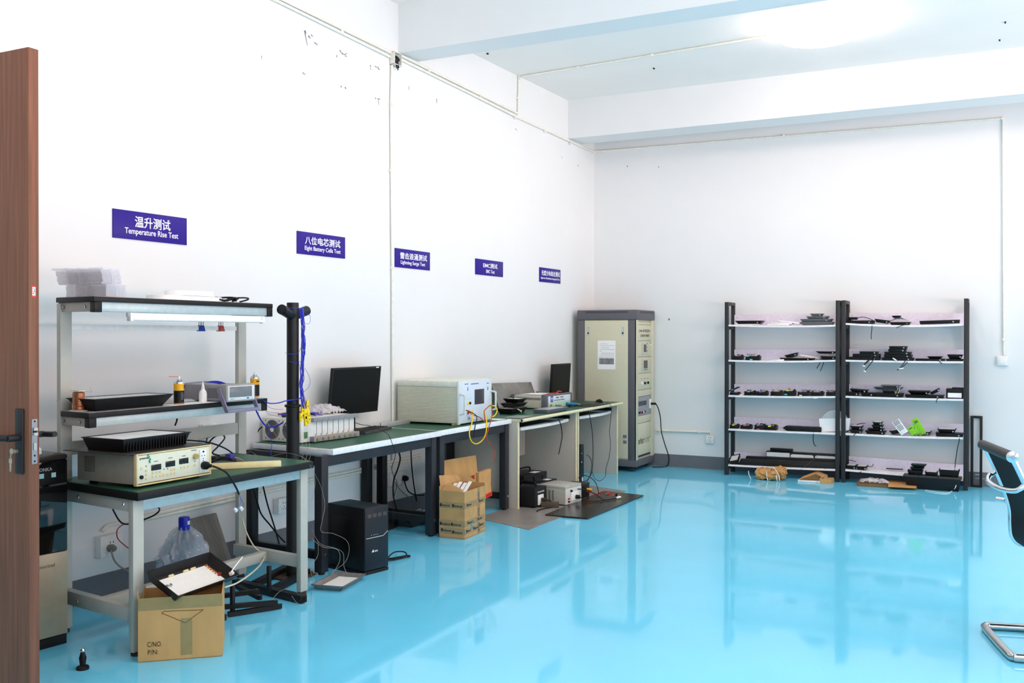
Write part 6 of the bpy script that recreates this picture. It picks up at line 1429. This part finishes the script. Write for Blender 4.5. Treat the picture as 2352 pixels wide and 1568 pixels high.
for k, (u, v, rot) in enumerate(((2055, 825, .6), (2070, 846, -.15), (1984, 840, .2), (1986, 852, .7))):
    p = spot(u, v, 1, 10.108); t = thing('lead_terminal', ('white terminal strip in front of the five high stack', 'white terminal tip below the five high stack', 'upper white terminal tip left of right rack stacks', 'lower white terminal tip left of right rack stacks')[k], 'terminal', p)
    MB().box(-.022 if k < 2 else -.012, .022 if k < 2 else .012, 0, .010, -.006, .006, .002, RY(rot)).build('tip', white_m, t, local=True)
lamp(1, 1, 2101, 2170, 5, 'flat black lamp right of five high stack', 0, None, fl=.005)
lamp(1, 1, 2129, 2164, 5, 'smaller black lamp on the flat one, second shelf', 5.4, None, fl=.03, gland=False, leads=([(2155, 826, 1, 10.15), (2160, 832, 1, 10.12), (2164, 834, 1, 10.12)],))
lamp(1, 1, 2172, 2214, 4.5, 'low black lamp at right end of second shelf', 0, None, fl=.005, gland=False)
lamp(1, 1, 2175, 2211, 10, 'tapered black lamp above the low one, second shelf', 4.9, None, fl=.025)
for k, (u0, u1, up, hp, ti) in enumerate(((1942, 1972, 0, 9, 0), (1951, 1992, 9.3, 6.5, .06), (1976, 2006, 0, 8.5, 0))):
    lamp(1, 2, u0, u1, hp, ('left black lamp of the heap at left end, third shelf', 'black lamp lying across the heap at left end, third shelf', 'right black lamp of the heap at left end, third shelf')[k], up, None, tilt=ti)
for k, (u0, u1, up, hp, fc, mt) in enumerate(((1994, 2074, 0, 9, None, None), (2026, 2062, 9.4, 7, WF, None), (2006, 2073, 17, 5.5, None, M('grey_lamp', (72, 70, 72), .45)), (2022, 2068, 22.9, 5, None, GH))):
    lamp(1, 2, u0, u1, hp, ('lowest black lamp of the leaning stack, right rack third shelf', 'second lamp with pale face in leaning stack, third shelf', 'wide dark grey lamp in leaning stack, third shelf', 'topmost grey lamp with lenses in leaning stack, third shelf')[k], up, fc, mat=mt, fl=.03 if k > 1 else .01)
t = thing('loose_wires', 'blue and yellow wire ends on leaning stack, third shelf', 'wires', spot(2062, 895, 1, 10.14))
for c_, L in ((M('light_blue_wire'), [(2060, 885, 1, 10.15), (2063, 892, 1, 10.14), (2059, 899, 1, 10.14)]), (LABC['yellow'], [(2064, 890, 1, 10.15), (2060, 898, 1, 10.14), (2057, 905, 1, 10.14)]), (white_m, [(2067, 888, 1, 10.15), (2066, 896, 1, 10.14), (2062, 903, 1, 10.14)])): MB().tube(pts_of(L), .002, 5).build('wire', c_, t)
lamp(1, 2, 2078, 2168, 7, 'long black lamp below the tilted pair, right rack third shelf', 0, None, fl=.01, leads=([(2156, 912, 1, 10.15), (2152, 918, 1, 10.12), (2150, 924, 1, 10.12)],))
lamp(1, 2, 2085, 2136, 9, 'black lamp on the long one, third shelf middle', 7.4, None, fl=.04)
lamp(1, 2, 2136, 2162, 7, 'steeply tilted small black lamp, third shelf', 12, None, tilt=-.5, dep=.1)
(x0, z), (x1, _) = sh(2, 2173, 1), sh(2, 2214, 1)
t = thing('black_box', 'black box with large white label, right end of third shelf', 'box', ((x0+x1)/2, 10.22, z))
MB().box(x0, x1, 10.15, 10.29, z+.001, z+.095, .003).build('case', HB, t); MB().box(x0+.05, x1, 10.16, 10.29, z+.095, z+.105, .002).build('lid', black_m, t); MB().box(x0+.015, x0+.135, 10.1485, 10.15, z+.012, z+.056).build('label', paper_m, t, flat=True)
# fourth shelf right
lamp(1, 3, 1951, 1980, 8, 'lower lamp at left end of right rack fourth shelf', 0, None, leads=([(1972, 990, 1, 10.15), (1964, 996, 1, 10.12), (1960, 1001, 1, 10.12)],))
lamp(1, 3, 1953, 1980, 9, 'upper lamp with pale face, left end of fourth shelf', 8.4, WF, leads=([(1968, 975, 1, 10.2), (1978, 972, 1, 10.16), (1988, 972, 1, 10.16)],))
for k, (u0, u1, up, hp, fc) in enumerate(((1987, 2034, 0, 8, None), (1992, 2030, 8.4, 5, None), (2002, 2028, 13.8, 8, None), (2004, 2026, 22.2, 7, WF))):
    lamp(1, 3, u0, u1, hp, ('lowest', 'second', 'third', 'topmost')[k]+' lamp of the tower stack, right rack fourth shelf', up, fc, dep=.13, fl=.018)
lamp(1, 3, 2044, 2078, 9, 'tilted black lamp left of green packets, fourth shelf', 4, WF, tilt=-.20, fl=.03)
lamp(1, 3, 2094, 2138, 7, 'black lamp behind the green packets, fourth shelf', 2, WF, yf=10.23)
x0, z = sh(3, 2062, 1)
gpk = M('packet_green', (132, 206, 40), .3); 
for k, (u, v, wd, ht, an, col, lab) in enumerate(((2078, 992, .075, .15, .62, 0, 'white striped blister packet leaning among green packets'), (2100, 991, .055, .085, .52, 1, 'small green packet, left of the green group'), (2108, 990, .045, .09, .52, 1, 'narrow green packet in the middle of group'), (2120, 989, .065, .17, .5, 1, 'tall green packet at right of the green group'))):
    p = spot(u, v, 1, 10.14+.012*k); t = thing('blister_packet', lab, 'packet', (p.x, 10.14+.014*k, z+.003), 0, 'blister packets on the fourth shelf')
    X = tr(0, 0, .5*wd*math.sin(an)) @ RY(-an)
    MB().box(-wd/2, wd/2, 0, .010, 0, ht, .002, X).build('card', gpk if col else white_m, t, local=True)
    if col: MB().box(-wd*.25, wd*.3, -.001, 0, ht*.72, ht*.86, 0, X).build('print', M('packet_print', (90, 110, 70), .4), t, local=True)
    else:
        for j in range(4): MB().box(-wd*.35, wd*.35, -.001, 0, .045+.014*j, .050+.014*j, 0, X).build('stripe', ink_m, t, local=True)
        MB().box(-wd*.4, wd*.4, -.001, .0, .10, .148, 0, X).build('print', M('packet_grey', (170, 170, 176), .4), t, local=True)
x0, z = sh(3, 2098, 1); x1, _ = sh(3, 2136, 1)
m = MB(); m.grid(lambda u, v: Vector((x0+(x1-x0)*u, 10.142+.05*v-.06*0, z+.004+.03*math.sin(pi*u)*(1-.3*v)*(1+.3*math.sin(19*u+8*v)))), 14, 6); tag(m.build('plastic_wrap', MATS['wrap_grey'], None, loc=((x0+x1)/2, 10.2, z)), 'clear plastic film below the green packets', 'plastic wrap')
lamp(1, 3, 2149, 2214, 8, 'lower long black lamp, right end of fourth shelf', 0, None, fl=.006, leads=([(2203, 1003, 1, 10.15), (2203, 1012, 1, 10.115), (2199, 1030, 1, 10.10), (2196, 1050, 1, 10.10), (2193, 1074, 1, 10.09)],))
lamp(1, 3, 2153, 2196, 9, 'upper rounded black lamp, right end of fourth shelf', 8.4, WF)
# bottom shelf right
lamp(1, 4, 1941, 1966, 9, 'left small black lamp on right rack bottom shelf', 0, WF, leads=([(1940, 1054, 1, 10.15), (1955, 1057, 1, 10.15), (1966, 1060, 1, 10.16)],))
lamp(1, 4, 1967, 1991, 9, 'right small black lamp on right rack bottom shelf', 0, WF, leads=([(1990, 1070, 1, 10.16), (1998, 1071, 1, 10.15), (2004, 1070, 1, 10.15), (2006, 1065, 1, 10.15)], [(1982, 1080, 1, 10.15), (1975, 1085, 1, 10.12), (1970, 1088, 1, 10.12)]))
x0, z = sh(4, 2033, 1, 10.2); x1, _ = sh(4, 2072, 1, 10.2)
tag(MB().box(x0, x1, 10.30, 10.33, z+.014, z+.022, .002).build('black_strip', HB, None, loc=((x0+x1)/2, 10.3, z)), 'thin black strip lying on the empty right bottom shelf', 'strip')
# big black crate
p = spot(2077, 1112, 1, 10.02); q1 = spot(2207, 1112, 1, 10.02)
t = thing('black_crate', 'large black shallow crate holding lamps at foot of right rack', 'crate', ((p.x+q1.x)/2, 10.07, 0))
cz = .135; m = MB(); m.frus((p.x+.03, q1.x-.02, 10.02, 10.115), (p.x, q1.x, 9.99, 10.118), 0, cz-.02, .004); m.build('body', M('crate_black', (24, 25, 28), .35), t, fix=True)
m = MB(); m.box(p.x-.008, q1.x+.008, 9.975, 10.12, cz-.02, cz, .005); m.build('rim', M('crate_rim', (58, 56, 54), .45), t)
def on_crate(label, u0, u1, hp, up, face=None, fl=.02, leads=()):
    a, b = spot(u0, 1080, 1, 10.0).x, spot(u1, 1080, 1, 10.0).x; w = b-a; h = hp/PXM; tt = thing('flood_light', label, 'flood light', ((a+b)/2, 10.05, cz+.001+up/PXM), 0, G)
    m = MB(); m.frus((-w/2+fl, w/2-fl, -.045, .045), (-w/2+.003, w/2-.003, -.055, .055), 0, h*.8, .002); m.build('housing', HB, tt, local=True, fix=True)
    MB().box(-w/2, w/2, -.058, .058, h*.8, h, .002).build('rim', HB, tt, local=True)
    if face: MB().box(-w/2+.012, w/2-.012, -.05, .05, h, h+.001).build('face', face, tt, local=True)
    for L in leads: MB().tube(pts_of(L), .003, 6).build('lead', cable_m, tt)
on_crate('lowest lamp of the small stack on the black crate', 2084, 2120, 10, 0, None, .01, ([(2102, 1082, 1, 9.98), (2106, 1090, 1, 9.96), (2113, 1095, 1, 9.955)],))
on_crate('middle lamp of the small stack on the black crate', 2090, 2122, 6, 10.4)
on_crate('topmost lamp of the small stack on the black crate', 2092, 2127, 7, 16.8, None, .03)
on_crate('small lamp with white face at front of the black crate', 2124, 2154, 9, 0, WF, .006, ([(2150, 1085, 1, 9.985), (2154, 1094, 1, 9.96), (2160, 1106, 1, 9.955)],))
on_crate('large lamp with white face on right of the black crate', 2156, 2204, 16, 0, M('lamp_face'), .012, ([(2193, 1076, 1, 9.985), (2192, 1088, 1, 9.965), (2190, 1101, 1, 9.955)],))
# flat cardboard under right rack, film, frame
P = [spot(*k, 2, 0) for k in ((1968, 1116), (2106, 1124), (2112, 1114), (1970, 1106))]
t = thing('flat_carton', 'flattened brown cardboard sheet on floor under right rack', 'cardboard', sum(P, Vector())/4)
MB().prism([Vector((v.x, v.y, .001)) for v in P], (0, 0, .022)).build('lower_sheet', M('dark_card', (120, 98, 66), .8, var=.1), t, fix=True)
P2 = [spot(*k, 2, .024) for k in ((2040, 1118), (2104, 1121), (2108, 1108), (2040, 1104))]
MB().prism(P2, (0, 0, .008)).build('upper_sheet', kraft_m, t, fix=True)
p = spot(2008, 1108, 2, .03); m = MB(); m.grid(lambda u, v: Vector((p.x+.26*(u-.5), p.y+.10*(v-.5), .036+.035*math.sin(pi*u)**.5*math.sin(pi*v)**.5)), 34, 14); crumple(m, .010, 8, .034); tag(m.build('plastic_wrap', MATS['bag_film'], None, loc=(p.x, p.y, .026)), 'folded clear plastic film on the flattened cardboard', 'plastic wrap')
cable('white_wire', 'white cable end curving on blue floor by right rack', [(2196, 1114, 1, 10.0), (2194, 1120, 1, 9.98), (2188, 1126, 2, .006), (2176, 1132, 2, .005), (2150, 1130, 2, .005), (2125, 1125, 2, .005)], .0035, white_m, 'cable')
t = thing('leaning_stand', 'narrow black rectangular frame leaning on wall right of rack', 'frame', (4.0, 10.44, 0))
a, b = spot(2229, 1116, 1, 10.40), spot(2256, 1117, 1, 10.40); zt = spot(2240, 955, 1, 10.46).z; w = b.x-a.x
def fb(x0, x1, s0, s1):   # piece of the leaning frame, s = fraction of height
    f = lambda x, s_, o: (x, 10.405+.06*s_+o, .001+zt*s_)
    return MB().hexa([f(x0, s0, -.012), f(x1, s0, -.012), f(x1, s0, .010), f(x0, s0, .010), f(x0, s1, -.012), f(x1, s1, -.012), f(x1, s1, .010), f(x0, s1, .010)], .001)
fb(a.x, a.x+.024, 0, 1).build('side_bar', bsteel_m, t); fb(b.x-.024, b.x, 0, 1).build('side_bar', bsteel_m, t); fb(a.x+.024, b.x-.024, .97, 1).build('top_bar', bsteel_m, t); fb(a.x+.024, b.x-.024, 0, .03).build('bottom_bar', bsteel_m, t)
t = thing('white_tape', 'two white tape strips on baseboard behind the narrow frame', 'tape', (a.x+.04, YB-.008, .1)); MB().box(0, .05, -.001, 0, .01, .016).build('strip', white_m, t, local=True); MB().box(0, .08, -.001, 0, -.025, -.022).build('strip', white_m, t, local=True)

# ================================================================== chair at the right edge
A_, B_ = Vector((4.158, 5.38, 0)), Vector((4.285, 4.90, 0)); ctr = (A_+B_)/2; d = A_-B_; rz = math.atan2(-d.x, d.y); hw = d.length/2
t = thing('office_chair', 'black mesh office chair with chrome cantilever frame at right edge', 'chair', ctr, rz)
meshf = M('mesh_fabric', (34, 36, 40), .6, var=.15, scale=300)
prof = [(.0, .915), (.03, .85), (.065, .77), (.10, .68), (.12, .60), (.122, .53), (.13, .47), (.165, .435), (.24, .44), (.40, .452), (.56, .455), (.63, .44)]
PS = smooth([Vector((x, 0, z)) for x, z in prof], 5)
for s_ in (1, -1):
    y = s_*(hw-.012); MB().tube([Vector((p.x, y, p.z)) for p in PS], .0125, 10, raw=True).build('side_rail', chrome_m, t, local=True)
m = MB(); n = len(PS)
def fab(u, v):
    k = min(n-1, int(round(u*(n-1)))); p = PS[k]; return Vector((p.x+.006*math.sin(pi*v), (hw-.018)*(2*v-1), p.z))
m.grid(fab, n-1, 8, .008); m.build('mesh_back', meshf, t, local=True, fix=True)
m = MB(); m.cyl((-.004, -hw-.004, .918), (-.004, hw+.004, .918), .024, n=20); m.build('head_roll', M('roll_grey', (40, 40, 42), .5), t, local=True)
for s_ in (1, -1):
    if s_ < 0:
        m = MB(); m.lathe([(.026, 0), (.026, .006), (.012, .012), (.010, .014)], n=20, X=tr(-.004, s_*(hw+.004), .918) @ RX(pi/2)); m.build('roll_cap', chrome_m, t, local=True)
m = MB(); m.tube([(.05, hw-.012, .79), (.02, hw-.02, .765), (-.01, hw*.5, .755), (-.016, 0, .752), (-.01, -hw*.5, .755), (.02, -hw+.02, .765), (.05, -hw+.012, .79)], .013, 10); m.build('rear_stretcher', chrome_m, t, local=True)
MB().cyl((.10, hw+.0, .645), (.07, hw+.035, .645), .012, n=12).build('knob', chrome_m, t, local=True)
r = .019; F_ = .56
pts = []
for x, y in ((F_, hw), (.06, hw), (.015, hw-.012), (.0, hw-.06), (.0, -hw+.06), (.015, -hw+.012), (.06, -hw), (F_, -hw)): pts.append(Vector((x, y, r)))
L = [Vector((.50, hw-.02, .43)), Vector((.56, hw-.006, .41)), Vector((.59, hw, .35)), Vector((.60, hw, .10)), Vector((.59, hw, .04)), Vector((.55, hw, r))]+pts[1:-1]+[Vector((.55, -hw, r)), Vector((.59, -hw, .04)), Vector((.60, -hw, .10)), Vector((.59, -hw, .35)), Vector((.56, -hw+.006, .41)), Vector((.50, -hw+.02, .43))]
MB().tube(L, r, 14, sub=5).build('sled_frame', M('satin_chrome', (196, 196, 196), .16, 1.0, var=.01), t, local=True)
m = MB(); m.cyl((.30, -hw+.01, .43), (.30, hw-.01, .43), .012, n=10); m.build('seat_bar', chrome_m, t, local=True)
